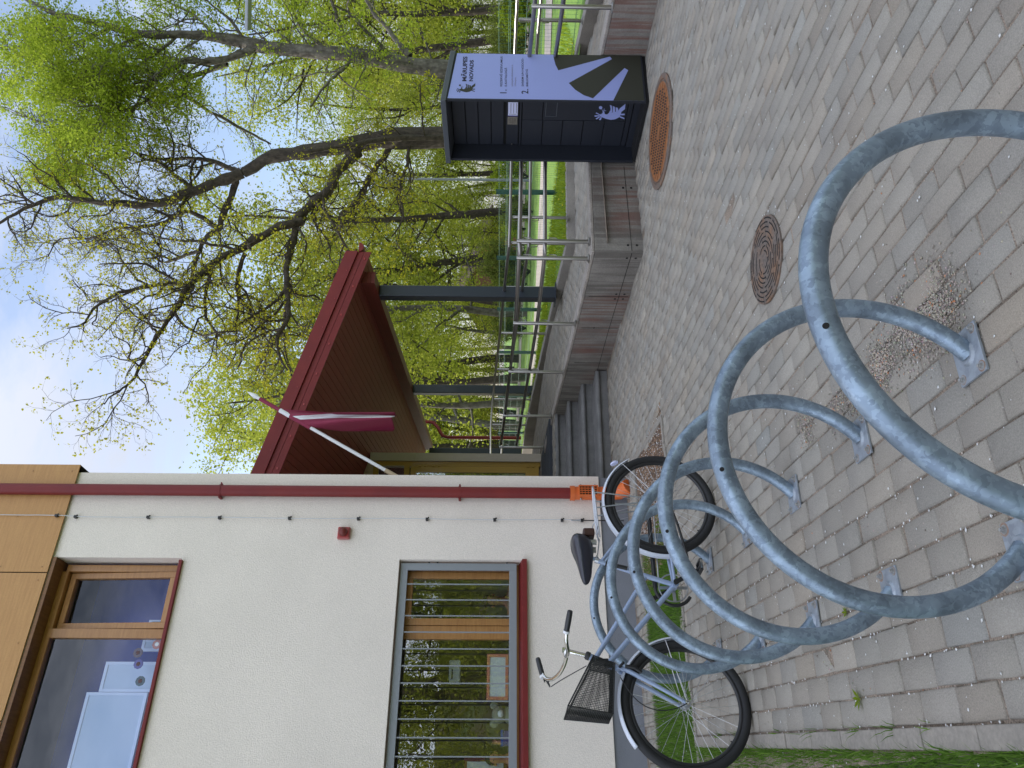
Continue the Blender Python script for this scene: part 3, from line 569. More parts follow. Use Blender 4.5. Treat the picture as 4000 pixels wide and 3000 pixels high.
dr = vbox(vbox(vbox(MB(), -.36, -.245, -.01, .06, .70, 3.1), -1.2, -.36, -.01, .06, .70, .95), -1.2, -.36, -.01, .06, 3.0, 3.1).build('door', 'ochre', bd)
vbox(MB(), -1.2, -.36, .02, .04, .95, 3.0).build('door_pane', 'glass', dr)
for z in (.86, 2.62, 2.88):
    m = MB(); c = vp(-.243, -.02, z)
    for dz in (-.05, .05): m.lathe([(.013, -.022), (.013, .022)], c+np.array([0, 0, dz]), n=10)
    vbox(m, -.31, -.2, -.016, -.008, z-.018, z+.018); m.build('hinge', 'ochre', dr)
# ------------------------------------------------------------------ small wall fixtures
sr = thing('alarm_siren', (2.78, y0, 3.1), 'red square alarm siren with a round strobe lens on the cream wall', 'siren')
MB().box(2.715, 2.85, y0-.045, y0, 3.03, 3.165).build('housing', 'sirenpink', sr, bevel=.012)
MB().box(2.722, 2.843, y0-.062, y0-.046, 3.037, 3.158).build('cover', 'sirenred', sr, bevel=.01)
MB().lathe([(.048, 0), (.048, .03), (.03, .05), (.012, .058)], (2.782, y0-.062, 3.10), (0, -1, 0), 24).build('lens', 'darkred', sr, True)
cb = thing('wall_cable', (2.95, y0, .4), 'thin pale earthing cable clipped vertically down the wall beside the red downpipe', 'cable')
rr = random.Random(2); zs = np.linspace(.50, 8.1, 60)
MB().tube([(2.95+.004*math.sin(z*3.1)+rr.gauss(0, .0012), y0-.03 if z < 6.1 else y0-.055, z) for z in zs], .0042, 6).build('cable', 'cable', cb, True)
MB().tube([(2.945, y0-.03, .05), (2.945, y0-.03, .52)], .006, 6).build('lower_cable', 'black', cb, True)
MB().tube([(2.945, y0-.03, .52), (2.946, y0-.03, .63)], .009, 8).build('connector', 'alu', cb, True)
for z in (.51, .73, 1.47, 2.21, 2.96, 3.71, 4.47, 5.245, 6.03, 6.22, 6.95):
    yy = y0 if z < 6.1 else y0-.03
    MB().box(2.935, 2.962, yy-.04, yy, z-.014, z+.014).lathe([(.009, 0), (.009, .012)], (2.958, yy-.03, z-.014), (1, 0, -.6), 8).build('clip', 'black', cb)
# flag
fb_, ft = np.array([3.48, 8.3, 2.47]), gy(966, 1530, 8.3)
fd = (ft-fb_)/np.linalg.norm(ft-fb_); FL = np.linalg.norm(ft-fb_)
fl = thing('flag', fb_, 'carmine and white striped flag hanging limp from a white wall pole', 'flag')
MB().tube([fb_+fd*.33, fb_+fd*(FL-.15)], .021, 14).build('pole', 'pole', fl, True)
MB().tube([fb_, fb_+fd*.33], .026, 14).build('holder', 'cladbeige', fl, True)
MB().lathe([(.021, 0), (.03, .05), (.022, .10), (.002, .17)], fb_+fd*(FL-.17), fd, 14).build('finial', 'flagwhite', fl, True)
def pr2(P):
    v = np.array(P, float)-CAM; w = v@F; return 2000+FOC*(v@EV)/w, 1500-FOC*(v@EU)/w
# cloth: sheet from the pole, gathered into folds, hanging down
def cloth(name, u0, u1, m, seed=0):
    nu, nv = 26, 60; V = []; Lc = 1.30
    for i in range(nu+1):
        u = u0+(u1-u0)*i/nu     # 0 top of sleeve, 1 bottom of sleeve
        s0 = FL-.50-u*.48; p0 = fb_+fd*s0
        for j in range(nv+1):
            v = j/nv; g = min(1, v*2.2); gath = 1+.12*g**.8
            xoff = (fb_+fd*(FL-.50-.45*.48))[0]+.02
            x = p0[0]*(1-g)+(xoff+(p0[0]-xoff)*gath*.9)*g
            z = p0[2]-Lc*v*(1.0-.10*u)-.10*g*(1-u)*.0
            zt = (p0[2]-(fb_+fd*(FL-.50-.40*.48))[2])*g*.75
            z -= zt
            yv = 8.3-.02+.085*math.sin(u*13.+v*2.8)*g+.09*math.cos(u*6.2)*g
            x += .035*math.sin(u*12+v*3.4+.5)*g
            V.append((x, yv, z))
    Fq = [(i*(nv+1)+j, i*(nv+1)+j+1, (i+1)*(nv+1)+j+1, (i+1)*(nv+1)+j) for i in range(nu) for j in range(nv)]
    o = MB().add(V, Fq).build(name, m, fl, True); s = o.modifiers.new('solid', 'SOLIDIFY'); s.thickness = .003; return o
cloth('stripe', 0, .40, 'flagred'); cloth('stripe', .40, .60, 'flagwhite'); cloth('stripe', .60, 1, 'flagred')
for u0, u1, m in ((0, .4, 'flagred'), (.4, .6, 'flagwhite'), (.6, 1, 'flagred')):
    MB().tube([fb_+fd*(FL-.20-u0*.78), fb_+fd*(FL-.20-u1*.78)], .028 if u0 else .024, 14).build('sleeve', m, fl, True)
# ------------------------------------------------------------------ multi-material mesh
def multi(name, parts, parent=None, smooth=False, **k):
    m = MB(); idx = []; mats = []
    for b, mm in parts:
        n0 = len(m.f); m.add(b.v, b.f); mats.append(mm); idx += [len(mats)-1]*(len(m.f)-n0)
    me = bpy.data.meshes.new(name); me.from_pydata(m.v, [], m.f); me.update()
    for mm in mats: me.materials.append(M[mm])
    me.polygons.foreach_set('material_index', idx)
    bm = bmesh.new(); bm.from_mesh(me); bmesh.ops.recalc_face_normals(bm, faces=bm.faces); bm.to_mesh(me); bm.free()
    if smooth: me.polygons.foreach_set('use_smooth', [True]*len(me.polygons))
    o = bpy.data.objects.new(name, me); COL.objects.link(o)
    if parent is not None: setpar(o, parent)
    return tag(o, **k)
# ------------------------------------------------------------------ parcel / book locker
LF = np.array([math.sin(math.radians(5)), math.cos(math.radians(5)), 0]); LS = np.array([LF[1], -LF[0], 0]); LO = np.array([6.1, 5.03, 0])
def lc(s, f, z): return LO+LS*s+LF*f+np.array([0, 0, z])
def lplane(x, y, org, nrm):
    d = ray(x, y); t = ((org-CAM)@nrm)/(d@nrm); return CAM+d*t-LO
def sidept(x, y): q = lplane(x, y, LO, LF); return q@LS, q[2]
DS = .20
def frontpt(x, y): q = lplane(x, y, lc(DS, 0, 0), LS); return q@LF, q[2]
def K1(x, y): return 1600+x*.4973, y*.4973
def lbox(m, s0, s1, f0, f1, z0, z1):
    z0 = z0 if hasattr(z0, '__len__') else (z0,)*4; z1 = z1 if hasattr(z1, '__len__') else (z1,)*4
    c = [(s0, f0), (s1, f0), (s1, f1), (s0, f1)]
    return m.add([lc(*c[i], z0[i]) for i in range(4)]+[lc(*c[i], z1[i]) for i in range(4)], [(0, 3, 2, 1), (4, 5, 6, 7), (0, 1, 5, 4), (1, 2, 6, 5), (2, 3, 7, 6), (3, 0, 4, 7)])
lk = thing('parcel_locker', LO, 'dark grey library book locker with a lilac printed side panel and sloping roof', 'locker')
WD, DP, ZF, ZB = .86, .62, 2.0, 1.925
def zr(s): return ZF+(ZB-ZF)*s/DP
lbox(MB(), 0, DP, 0, .028, .03, (zr(0)-.03, zr(DP)-.03, zr(DP)-.03, zr(0)-.03)).build('side_panel', 'lockerdark', lk, bevel=.003)
lbox(MB(), 0, DP, WD-.028, WD, .03, (zr(0)-.03, zr(DP)-.03, zr(DP)-.03, zr(0)-.03)).build('side_panel', 'lockerdark', lk, bevel=.003)
lbox(MB(), DP-.02, DP, .028, WD-.028, .03, zr(DP)-.03).build('back_panel', 'lockerdark', lk)
lbox(MB(), -.03, DP+.02, -.012, WD+.012, (zr(0)-.03, zr(DP)-.03, zr(DP)-.03, zr(0)-.03), (zr(0)+.022, zr(DP)+.022, zr(DP)+.022, zr(0)+.022)).build('roof', 'lockerroof', lk, bevel=.004)
lbox(MB(), DS+.02, DP-.02, .028, WD-.028, .03, zr(DS)-.04).build('carcass', 'lockergap', lk)
lbox(MB(), .01, DP, .01, WD-.01, .0, .035).build('base', 'lockergap', lk)
def zc(x, y=975): return frontpt(*K1(x, y))[1]
fsplit = frontpt(*K1(1200, 947))[0]; g_ = .004
rows = [345, 442, 541, 641, 742]; zt = zr(DS)-.045
zs_ = [zt]+[zc(x) for x in rows]
def door(f0, f1, z0, z1, name='door', **k):
    d = lbox(MB(), DS, DS+.018, f0+g_, f1-g_, z0+g_, z1-g_).build(name, 'lockerdark', lk, bevel=.003, **k); return d
fa, fb2 = .03, WD-.03
for i in range(len(zs_)-1): door(fa, fb2, zs_[i+1], zs_[i])
zA, zB, zC, zD = zc(758), zc(857), zc(880), zc(1690)
door(fa, fb2, zB, zA, 'control_panel'); lbox(MB(), DS-.004, DS+.01, fa, fb2, zC+.004, zB-.004).lathe([(.01, 0)]*2, (0, 0, -5)).build('trim', 'lockerroof', lk) if False else lbox(MB(), DS-.006, DS+.01, fa, fb2, zC+.006, zB-.008).build('trim', 'lockerdark', lk)
zl = [zC]+[zc(x, 1050) for x in (1040, 1195, 1355, 1515)]+[zD]
for i in range(5): door(fsplit, fb2, zl[i+1], zl[i])
zr1 = zc(1048, 870); d1 = door(fa, fsplit, zr1, zC); d2 = door(fa, fsplit, zD, zr1, label='large return door with a book slot and a lilac bird emblem')
door(fa, fb2, .10, zD, 'kick_panel'); lbox(MB(), DS-.01, DS+.01, fa, fb2, .03, .095).build('kick_panel', 'lockerdark', lk)
# return slot
(sf0, sz0), (sf1, sz1) = frontpt(*K1(1155, 915)), frontpt(*K1(1072, 805)); m = MB(); sf1 = max(sf1, .04)
for a0, a1, b0, b1 in ((sf1, sf0, sz0, sz0+.008), (sf1, sf0, sz1-.006, sz1), (sf0-.006, sf0, sz0, sz1)): lbox(m, DS-.004, DS, a0, a1, b0, b1)
m.build('return_slot', 'lockerroof', d2)
# keypad and notice on the control panel
(k0, kz0), (k1_, kz1) = frontpt(*K1(845, 975)), frontpt(*K1(770, 915))
kp = lbox(MB(), DS-.006, DS, k1_, k0, kz0, kz1).build('keypad', 'keypad', lk)
m = MB()
for i in range(4):
    for j in range(4): a = k1_+.012+(k0-k1_-.02)*i/4; z = kz0+.012+(kz1-kz0-.02)*j/4; lbox(m, DS-.009, DS-.006, a, a+(k0-k1_)*.17, z, z+(kz1-kz0)*.16)
m.build('keys', 'steel', kp)
(n0, nz0), (n1, nz1) = frontpt(*K1(848, 905)), frontpt(*K1(775, 802)); n1 = max(n1, .035)
nt_ = lbox(MB(), DS-.004, DS, n1, n0, nz0, nz1).build('notice', 'glasslabel', lk)
m = MB(); lbox(m, DS-.005, DS-.0035, n0-.02, n0-.015+.0, nz0+.01, nz1-.01)
for i in range(3):
    z = nz1-.03-i*.028; lbox(m, DS-.005, DS-.0035, n1+.01, n0-.03, z, z+.004)
m.build('print', 'inktext', nt_)
lbox(MB(), DS-.006, DS, n0+.002, n0+.01, nz0-.004, nz1+.004).build('frame', 'purple', lk)
MB().lathe([(.008, 0), (.008, .008)], lc(DS, *frontpt(*K1(802, 1130))), -LS, 12).build('lock', 'steel', lk)
# lilac graphics on the side
def sp_(pts, off=.0016): return [lc(*(a := sidept(*q))[:1], 0, a[1])-LF*off for q in pts]
lt = sidept(*K1(300, 600)); sticker = MB().add([lc(.012, 0, .05)-LF*.0008, lc(DP-.006, 0, .05)-LF*.0008, lc(DP-.006, 0, zr(DP)-.045)-LF*.0008, lc(.012, 0, zr(.012)-.045)-LF*.0008], [(0, 1, 2, 3)]).build('printed_panel', 'lilac', lk)
dk = [(1128, 424), (1133, 462), (1145, 507), (1168, 553), (1573, 445), (1590, 465), (1250, 653), (1300, 705), (1365, 747), (1440, 773), (1688, 535), (1717, 553), (1600, 793)]
P = [sidept(*K1(*q)) for q in dk]; P[0] = (DP-.006, P[0][1]); P[-1] = (.012, P[-1][1]); P += [(.012, .05), (DP-.006, .05)]
MB().poly([lc(a, 0, b)-LF*.0018 for a, b in P]).build('beam_graphic', 'ink', sticker)
BIRD = [[(205, 945), (235, 935), (250, 915), (265, 872), (262, 915), (270, 938), (295, 942), (318, 925), (330, 900), (345, 925), (385, 915), (425, 905), (440, 880), (507, 830), (503, 885), (460, 915), (455, 945), (430, 975), (390, 993), (340, 1000), (290, 990), (245, 975), (215, 962)],
        [(326, 840), (352, 850), (354, 922), (332, 926), (336, 880)], [(362, 852), (386, 862), (388, 918), (360, 922)], [(394, 866), (420, 872), (430, 908), (396, 914)], [(455, 935), (500, 933), (500, 950), (455, 950)], [(440, 958), (497, 978), (495, 992), (438, 972)],
        [(150, 953), (152, 967), (207, 960), (206, 950)], [(163, 930), (172, 922), (214, 942), (208, 949)], [(163, 985), (175, 996), (216, 969), (206, 961)], [(200, 1000), (222, 1003), (236, 975), (222, 969)],
        [(221+20*math.cos(a), 870+17*math.sin(a)) for a in np.linspace(0, 2*math.pi, 14)[:-1]], [(232, 882), (240, 888), (252, 920), (246, 920)], [(252, 900), (285, 900), (285, 905), (252, 905)]]
m = MB()
for pl in BIRD: m.poly([lc(*(lambda a: (a[0], 0, a[1]))(sidept(1750+x*.211, 150+y*.211)))-LF*.0018 for x, y in pl])
m.build('bird_emblem', 'ink', sticker)
m = MB()
for pl in BIRD:
    Q = []
    for x, y in pl:
        f, z = frontpt(*K1(1452+(x-150)/357*243, 815+(y-830)/173*128)); Q.append(lc(DS-.0018, max(f, .036), z))
    m.poly(Q)
m.build('bird_emblem', 'lilac', d2)
def text_obj(s, bold=0.):
    c = bpy.data.curves.new('text', 'FONT'); c.body = s; c.offset = bold; o = bpy.data.objects.new('text', c); COL.objects.link(o)
    dg = bpy.context.evaluated_depsgraph_get(); me = bpy.data.meshes.new_from_object(o.evaluated_get(dg)); bpy.data.objects.remove(o); bpy.data.curves.remove(c)
    v = np.array([q.co[:2] for q in me.vertices]); f = [tuple(p.vertices) for p in me.polygons]; bpy.data.meshes.remove(me); v -= v.min(0); return v/v.max(0), f
def side_text(s, xb, xt, yl, yr, m='inktext', bold=.012, name='lettering'):
    v, f = text_obj(s, bold); (s0, z0), (s1, z1) = sidept(xb, yl), sidept(xt, yr); _, z1 = sidept(xt, yl)
    V = [lc(s0+(s1-s0)*a, 0, z0+(z1-z0)*b)-LF*.002 for a, b in v]; MB().add(V, f).build(name, m, sticker)
side_text('MĀRUPES', 1822.5, 1800, 318, 221, bold=.035); side_text('NOVADS', 1848, 1832, 318, 235, bold=.035)
side_text('1.', 1979, 1953, 365, 350, bold=.01); side_text('REZERVĒ IZDEVUMUS', 1962, 1951, 338, 221, bold=.012); side_text('E-KATALOGĀ', 1980, 1969, 338, 265, bold=.012)
side_text('salaspils.biblioteka.lv', 2006, 1996, 338, 253, 'inkfaint', 0); side_text('/Alisepac', 2018, 2009, 338, 302, 'inkfaint', 0)
side_text('2.', 2064, 2037, 367, 348, bold=.01); side_text('SAŅEM UN NODOD-', 2048, 2037, 338, 227, bold=.012); side_text('BIBLIOMĀTĀ', 2063, 2053, 338, 270, bold=.012)
# ------------------------------------------------------------------ manhole covers
def mh_big():
    c = np.array([5.42, 4.80]); o = thing('manhole_cover', (*c, 0), 'large orange-rust manhole cover with diagonal slotted grid in front of the locker', 'manhole cover')
    b = MB().lathe([(.50, .0), (.50, .012), (.485, .016), (.455, .014), (.45, .006), (.44, .006), (.435, .018), (.43, .018), (.43, .001)], (*c, 0), n=64).build('frame', 'castiron', o, True)
    d = MB().lathe([(.43, .0), (.43, .014), (.0005, .015)], (*c, 0), n=64); h = MB(); r = MB()
    vd = np.array([.74, .67, 0]); rd = np.array([-.30, .954, 0]); pd = np.array([rd[1], -rd[0], 0])
    for i in range(-4, 5):
        for j in range(-18, 19):
            p = pd*(i*.095)+rd*(j*.027)
            if .07 < np.linalg.norm(p) < .37: h.obox((c[0]+p[0], c[1]+p[1], .0160), vd*.036, np.array([-vd[1], vd[0], 0])*.0075, (0, 0, .0009))
    for i in range(-4, 5):
        w = math.sqrt(max(0, .41**2-((i+.5)*.095)**2)); p = pd*((i+.5)*.095)
        if w > .05: r.obox((c[0]+p[0], c[1]+p[1], .017), pd*.008, rd*w, (0, 0, .003))
    r.obox((c[0], c[1], .017), vd*.06, np.array([-vd[1], vd[0], 0])*.05, (0, 0, .003))
    multi('lid', [(d, 'rust'), (h, 'hole'), (r, 'rust')], o)
mh_big()
def mh_small():
    c = np.array([2.626, 3.175]); o = thing('manhole_cover', (*c, 0), 'small round cast-iron manhole cover with concentric ribs set in the pavers', 'manhole cover')
    d = MB().lathe([(.236, 0), (.236, .010), (.228, .013), (.0005, .0135)], (*c, 0), n=64); h = MB(); rr = random.Random(4); ro = MB()
    for k, r in enumerate((.045, .07, .095, .12, .145, .17, .195, .218)):
        n = max(4, int(r*48)); off = rr.random()*6
        for i in range(n):
            if rr.random() < .12: continue
            a0 = off+i*2*math.pi/n; a1 = a0+2*math.pi/n*.80; A = np.linspace(a0, a1, 7)
            vs = [(c[0]+(r+q)*math.cos(t), c[1]+(r+q)*math.sin(t), .0146) for q in (0, .0075) for t in A]
            h.add(vs, [(j, j+1, 8+j, 7+j) for j in range(6)])
            if i % 2: t = a1; h.add([(c[0]+(r+q)*math.cos(t+w), c[1]+(r+q)*math.sin(t+w), .0147) for q, w in ((0, 0), (.018, 0), (.018, .004/r), (0, .004/r))], [(0, 1, 2, 3)])
            if 0: ro.add([(c[0]+(r+q)*math.cos(t), c[1]+(r+q)*math.sin(t), .0165 if q < .016 else .0136) for q in (.0075, .016, .0165) for t in A], [(j+7*k2, j+1+7*k2, 8+j+7*k2, 7+j+7*k2) for k2 in (0, 1) for j in range(6)])
    multi('lid', [(d, 'castiron'), (h, 'hole')], o)
mh_small()
# ------------------------------------------------------------------ bicycle rack hoops
AU3 = np.array([*AU, 0]); AV3 = np.array([*AV, 0])
def hoop(cx, cy, label):
    o = thing('bike_rack_hoop', (cx, cy, 0), label, 'bike rack', 'galvanized hoops of the bicycle rack')
    R, zc_, r = .447, .343, .0285; a0 = -math.asin(zc_/R)+.012
    A = np.linspace(a0, math.pi-a0, 72); c = np.array([cx, cy, 0])
    MB().tube([c+AU3*R*math.cos(a)+np.array([0, 0, zc_+R*math.sin(a)]) for a in A], r, 28).build('hoop', 'galv', o, True)
    hm = MB()
    for a, nrm in ((math.radians(101), -AV3*.9+np.array([0, 0, .5])), ):
        p = c+AU3*R*math.cos(a)+np.array([0, 0, zc_+R*math.sin(a)]); nrm = nrm/np.linalg.norm(nrm); hm.lathe([(.0065, 0), (.0065, .0008)], p+nrm*r*.995, nrm, 16)
    hm.build('drill_hole', 'hole', o)
    for s in (-1, 1):
        f = c+AU3*s*R*math.cos(a0)
        pl = MB().obox(f+np.array([0, 0, .0055]), AU3*.080, AV3*.066, (0, 0, .0045)).build('base_plate', 'plate', o, bevel=.0015)
        MB().lathe([(.038, .009), (.035, .013), (.031, .018)], f, n=24).build('weld', 'plate', pl, True)
        for i in (-1, 1):
            for j in (-1, 1):
                q = f+AU3*i*.062+AV3*j*.049
                MB().lathe([(.0135, .010), (.0135, .0115)], q, n=16).lathe([(.0085, .0115), (.0085, .019)], q, n=6).lathe([(.005, .019), (.005, .024), (.003, .025)], q, n=10).build('bolt', 'bolt', pl)
                MB().lathe([(.0155+.002*((i+j) % 3), .0101), (.015, .0104)], q, n=16).build('rust_stain', 'rustwash', pl)
HO = [(.905, 1.195, 'nearest galvanized hoop of the bike rack, cut off by the picture edge'), (.945, 1.945, 'second galvanized hoop from the camera, its foot plates lie in the nearest pavers'),
      (1.03, 2.69, 'third galvanized bike rack hoop from the camera'), (1.10, 3.435, 'fourth galvanized bike rack hoop, in front of the bicycle baskets side'), (1.185, 4.20, 'fifth galvanized hoop standing directly in front of the parked bicycle'), (1.27, 5.03, 'farthest galvanized hoop, standing behind the parked bicycle')]
HO[3] = (1.10, 3.435, 'fourth galvanized hoop of the rack counted from the camera')
for h in HO: hoop(*h)
# ------------------------------------------------------------------ bicycle
def by(x): return 4.58+(x-.607)*.113
BT = np.array([1, .113, 0]); BT /= np.linalg.norm(BT); BN = np.array([BT[1], -BT[0], 0])   # BN points to the camera (left side of the bike)
def bp(x, z, off=0.): return np.array([x, by(x), z])+BN*off
bk = thing('bicycle', bp(1.2, 0), 'grey-blue step-through bicycle with white mudguards and a black wire basket parked in the rack', 'bicycle')
WR = .362
FH, RH = bp(.607, WR), bp(1.85, WR); BB = bp(1.30, .335)
def wheel(c, lab, fork_n=32):
    w = MB(); wo = MB().lathe([(WR-.001, -.004), (WR, 0), (WR-.001, .004)], (0, 0, -9)) if False else None
    A = np.linspace(0, 2*math.pi, 73)[:-1]
    def ring(R_, off=0): return [c+BT*R_*math.cos(a)+np.array([0, 0, R_*math.sin(a)])+BN*off for a in A]
    wh = bpy.data.objects.new('wheel', None); COL.objects.link(wh); wh.location = Vector([float(v) for v in c]); setpar(wh, bk); wh.empty_display_size = .1; wh['label'] = lab
    MB().tube(ring(WR-.026), .026, 16, closed=True).build('tyre', 'rubber', wh, True)
    MB().tube(ring(WR-.055), .013, 10, closed=True).build('rim', 'black' if 0 else 'blackplastic', wh, True)
    MB().lathe([(.012, -.05), (.012, -.032), (.024, -.032), (.024, -.028), (.013, -.026), (.013, .026), (.024, .028), (.024, .032), (.012, .032), (.012, .05)], c, BN, 18).build('hub', 'alu', wh, True)
    sp = MB()
    for i in range(fork_n):
        a = 2*math.pi*i/fork_n; s = 1 if i % 2 else -1; b = a+(.9 if (i//2) % 2 else -.9)
        p = c+BN*s*.028+(BT*math.cos(b)+np.array([0, 0, math.sin(b)]))*.022; q = c+(BT*math.cos(a)+np.array([0, 0, math.sin(a)]))*(WR-.058)
        sp.tube([p, q], .0012, 4, cap=False)
    sp.build('spokes', 'spoke', wh)
    a = math.radians(230); q = c+(BT*math.cos(a)+np.array([0, 0, math.sin(a)]))*(WR-.075)
    MB().tube([q, q+(q-c)*.12], .004, 6).build('valve', 'black', wh)
    return wh
wheel(FH, 'front wheel'); wheel(RH, 'rear wheel')
ST, SB = bp(1.455, .80), BB; HT, HB = bp(.872, .888), bp(.817, .755)
fr = MB()
def fz(p, q, t): return p+(q-p)*t
seatj = bp(1.345, .513)
fr.tube([SB, ST], .0155, 14); fr.tube([fz(HB, HT, 1.02), fz(HB, HT, -.02)], .019, 16); fr.tube([fz(HB, HT, .72), seatj], .0145, 14); fr.tube([fz(HB, HT, .18), BB], .016, 14)
fr.tube([BB-BN*.034, BB+BN*.034], .022, 16)
for s in (-1, 1):
    fr.tube([ST+BN*s*.012+np.array([0, 0, -.03]), fz(ST, RH, .3)+BN*s*.04, RH+BN*s*.055], .008, 10)
    fr.tube([BB+BN*s*.02, fz(BB, RH, .35)+BN*s*.042, RH+BN*s*.055], .0095, 10)
    fr.obox(RH+BN*s*.056+BT*.004, BT*.022, (0, 0, .02), BN*.003)
fr.build('frame', 'bikeblue', bk, True)
fk = MB().tube([HB, bp(.805, .725)], .017, 12)
for s in (-1, 1): fk.tube([bp(.805, .725, 0), bp(.798, .715, s*.03), bp(.775, .67, s*.048), bp(.70, .53, s*.052), bp(.635, .415, s*.052), FH+BN*s*.05+np.array([0, 0, .006])], [.014, .014, .0135, .012, .010, .009], 12)
fk.build('fork', 'bikeblue', bk, True)
for s in (-1, 1): MB().lathe([(.014, 0), (.014, .006), (.009, .007), (.009, .014), (.005, .02)], FH+BN*s*.056, BN*s, 10).build('axle_nut', 'chrome', bk)
for s in (-1, 1): MB().lathe([(.014, 0), (.014, .006), (.009, .007), (.009, .014), (.005, .02)], RH+BN*s*.06, BN*s, 10).build('axle_nut', 'chrome', bk)
MB().lathe([(.024, -.008), (.024, .012), (.018, .02)], HT, (HT-HB), 18).build('headset', 'black', bk, True)
stem_t = bp(.905, 1.025); MB().tube([HT, stem_t], .0125, 14).tube([stem_t, stem_t+np.array([0, 0, .012])], .016, 14).tube([stem_t+np.array([0, 0, -.01]), stem_t+np.array([0, 0, -.01])-BT*.035], .015, 12).build('stem', 'chrome', bk, True)
# handlebar: near grip sweeps back toward the saddle
def gpt(x, y, Y): return gy(2000+.7837*x, 1700+.7837*y, Y)
hc = stem_t-BT*.035+np.array([0, 0, -.01])
n1_, n2_ = gpt(272, 975, 4.34), gpt(290, 875, 4.27); f1_, f2_ = gpt(152, 1200, 4.93), gpt(128, 1112, 4.97)
def bez(P, n=20):
    P = [np.array(p, float) for p in P]; T = np.linspace(0, 1, n); k = len(P)-1
    return [sum(math.comb(k, i)*(1-t)**(k-i)*t**i*P[i] for i in range(k+1)) for t in T]
near_dir = (n2_-n1_)/np.linalg.norm(n2_-n1_); far_dir = (f2_-f1_)/np.linalg.norm(f2_-f1_)
MB().tube(bez([hc, hc+BN*.10-BT*.01, gpt(292, 1075, 4.45), gpt(258, 1052, 4.38), n1_-near_dir*.03, n1_+near_dir*.06], 26), .0115, 14).tube(bez([hc, hc-BN*.1-BT*.02, hc-BN*.2-BT*.1+np.array([0, 0, .04]), f1_-far_dir*.06, f1_+far_dir*.04], 26), .0115, 14).build('handlebar', 'chrome', bk, True)
for p, q in ((n1_, n2_), (f1_, f2_)): MB().tube([p, fz(p, q, .08), fz(p, q, .5), fz(p, q, .95), q], [.017, .0155, .0165, .0155, .013], 14).build('grip', 'blackplastic', bk, True)
for p, d in ((n1_, near_dir), (f1_, far_dir)): MB().tube([p-d*.012, p+d*.002], .0185, 14).build('grip_collar', 'white', bk, True)
lv = MB().tube([f1_-far_dir*.03, gpt(172, 1218, 4.92), gpt(190, 1256, 4.92)], [.014, .009, .004], 8).tube([gpt(165, 1212, 4.92), gpt(185, 1222, 4.9)], .011, 8).build('brake_lever', 'black', bk, True)
MB().tube(bez([gpt(196, 1253, 4.92), gpt(250, 1215, 4.85), gpt(300, 1190, 4.8), gpt(370, 1150, 4.66)]), .003, 6).build('brake_cable', 'black', bk, True)
MB().tube(bez([bp(.74, .72, .05), bp(.60, .66, .09), bp(.55, .62, .085), bp(.53, .50, .075), bp(.58, .40, .07), bp(.60, .37, .07)]), .003, 6).build('hub_cable', 'black', bk, True)
MB().tube([bp(.80, .69, .06), bp(.79, .64, .065), bp(.765, .60, .06)], .010, 8).tube([bp(.80, .72, .04), bp(.815, .70, .075)], .008, 8).build('front_brake', 'black', bk, True)
# basket
def bq(x, y, Y): return gy(2000+.7837*x, 1700+.7837*y, Y)
tb_, tf_, bf_, bb_ = bp(.835, .875), bp(.565, 1.03), bp(.535, .785), bp(.80, .755)
W1, W0 = .15, .11
cs8 = [tb_+BN*W1*.9, tf_+BN*W1, tf_-BN*W1, tb_-BN*W1*.9]; bs8 = [bb_+BN*W0, bf_+BN*W0, bf_-BN*W0, bb_-BN*W0]
bsk = MB()
def loop(Q, r): bsk.tube(Q+[Q[0]], r, 6)
loop(cs8, .0045); loop(bs8, .004)
for i in range(4): bsk.tube([cs8[i], bs8[i]], .0035, 6)
bsk = bsk.build('basket', 'wire', bk, True)
ms = MB()
def quadmesh(a, b, c, d, nu, nv):
    for i in range(1, nu): ms.tube([fz(a, b, i/nu), fz(d, c, i/nu)],   .0013, 3, cap=False)
    for j in range(1, nv): ms.tube([fz(a, d, j/nv), fz(b, c, j/nv)],   .0013, 3, cap=False)
for i in range(4): j = (i+1) % 4; quadmesh(cs8[i], cs8[j], bs8[j], bs8[i], 30, 26)
quadmesh(bs8[0], bs8[1], bs8[2], bs8[3], 18, 18); ms.build('wire_mesh', 'wire', bsk)
MB().obox(fz(tb_, bb_, .42)-BT*.0+BN*.06, BT*.006, (0, 0, .035), BN*.05).tube([fz(tb_, bb_, .3), bp(.87, .84)], .01, 8).build('basket_mount', 'black', bk)
# saddle
sd_m = MB(); prof = [(-.03, .014, .014), (.02, .034, .04), (.08, .044, .048), (.13, .066, .060), (.18, .10, .075), (.23, .118, .080), (.265, .105, .072), (.29, .065, .045)]
S0 = bp(1.325, .885); n = 20; rg = []
for d, w, h in prof:
    c = S0+BT*d+np.array([0, 0, .012*math.sin(d*9)+(.03*max(0, d-.12)/.15)])
    for i in range(n):
        a = 2*math.pi*i/n; zz = math.sin(a); rg.append(c+BN*w*math.cos(a)+np.array([0, 0, h*(zz*.55 if zz > 0 else zz*1.25)]))
m_ = len(prof); sd_m.add(rg, [(i*n+j, i*n+(j+1) % n, (i+1)*n+(j+1) % n, (i+1)*n+j) for i in range(m_-1) for j in range(n)]+[tuple(range(n)), tuple(range((m_-1)*n, m_*n))])
sdo = sd_m.build('saddle', 'saddle', bk, True); s_ = sdo.modifiers.new('s', 'SUBSURF'); s_.levels = s_.render_levels = 1
rl_ = MB()
for s in (-1, 1): rl_.tube([bp(1.36, .868, s*.02), bp(1.42, .855, s*.02), bp(1.52, .855, s*.03), bp(1.55, .88, s*.04)], .0035, 6)
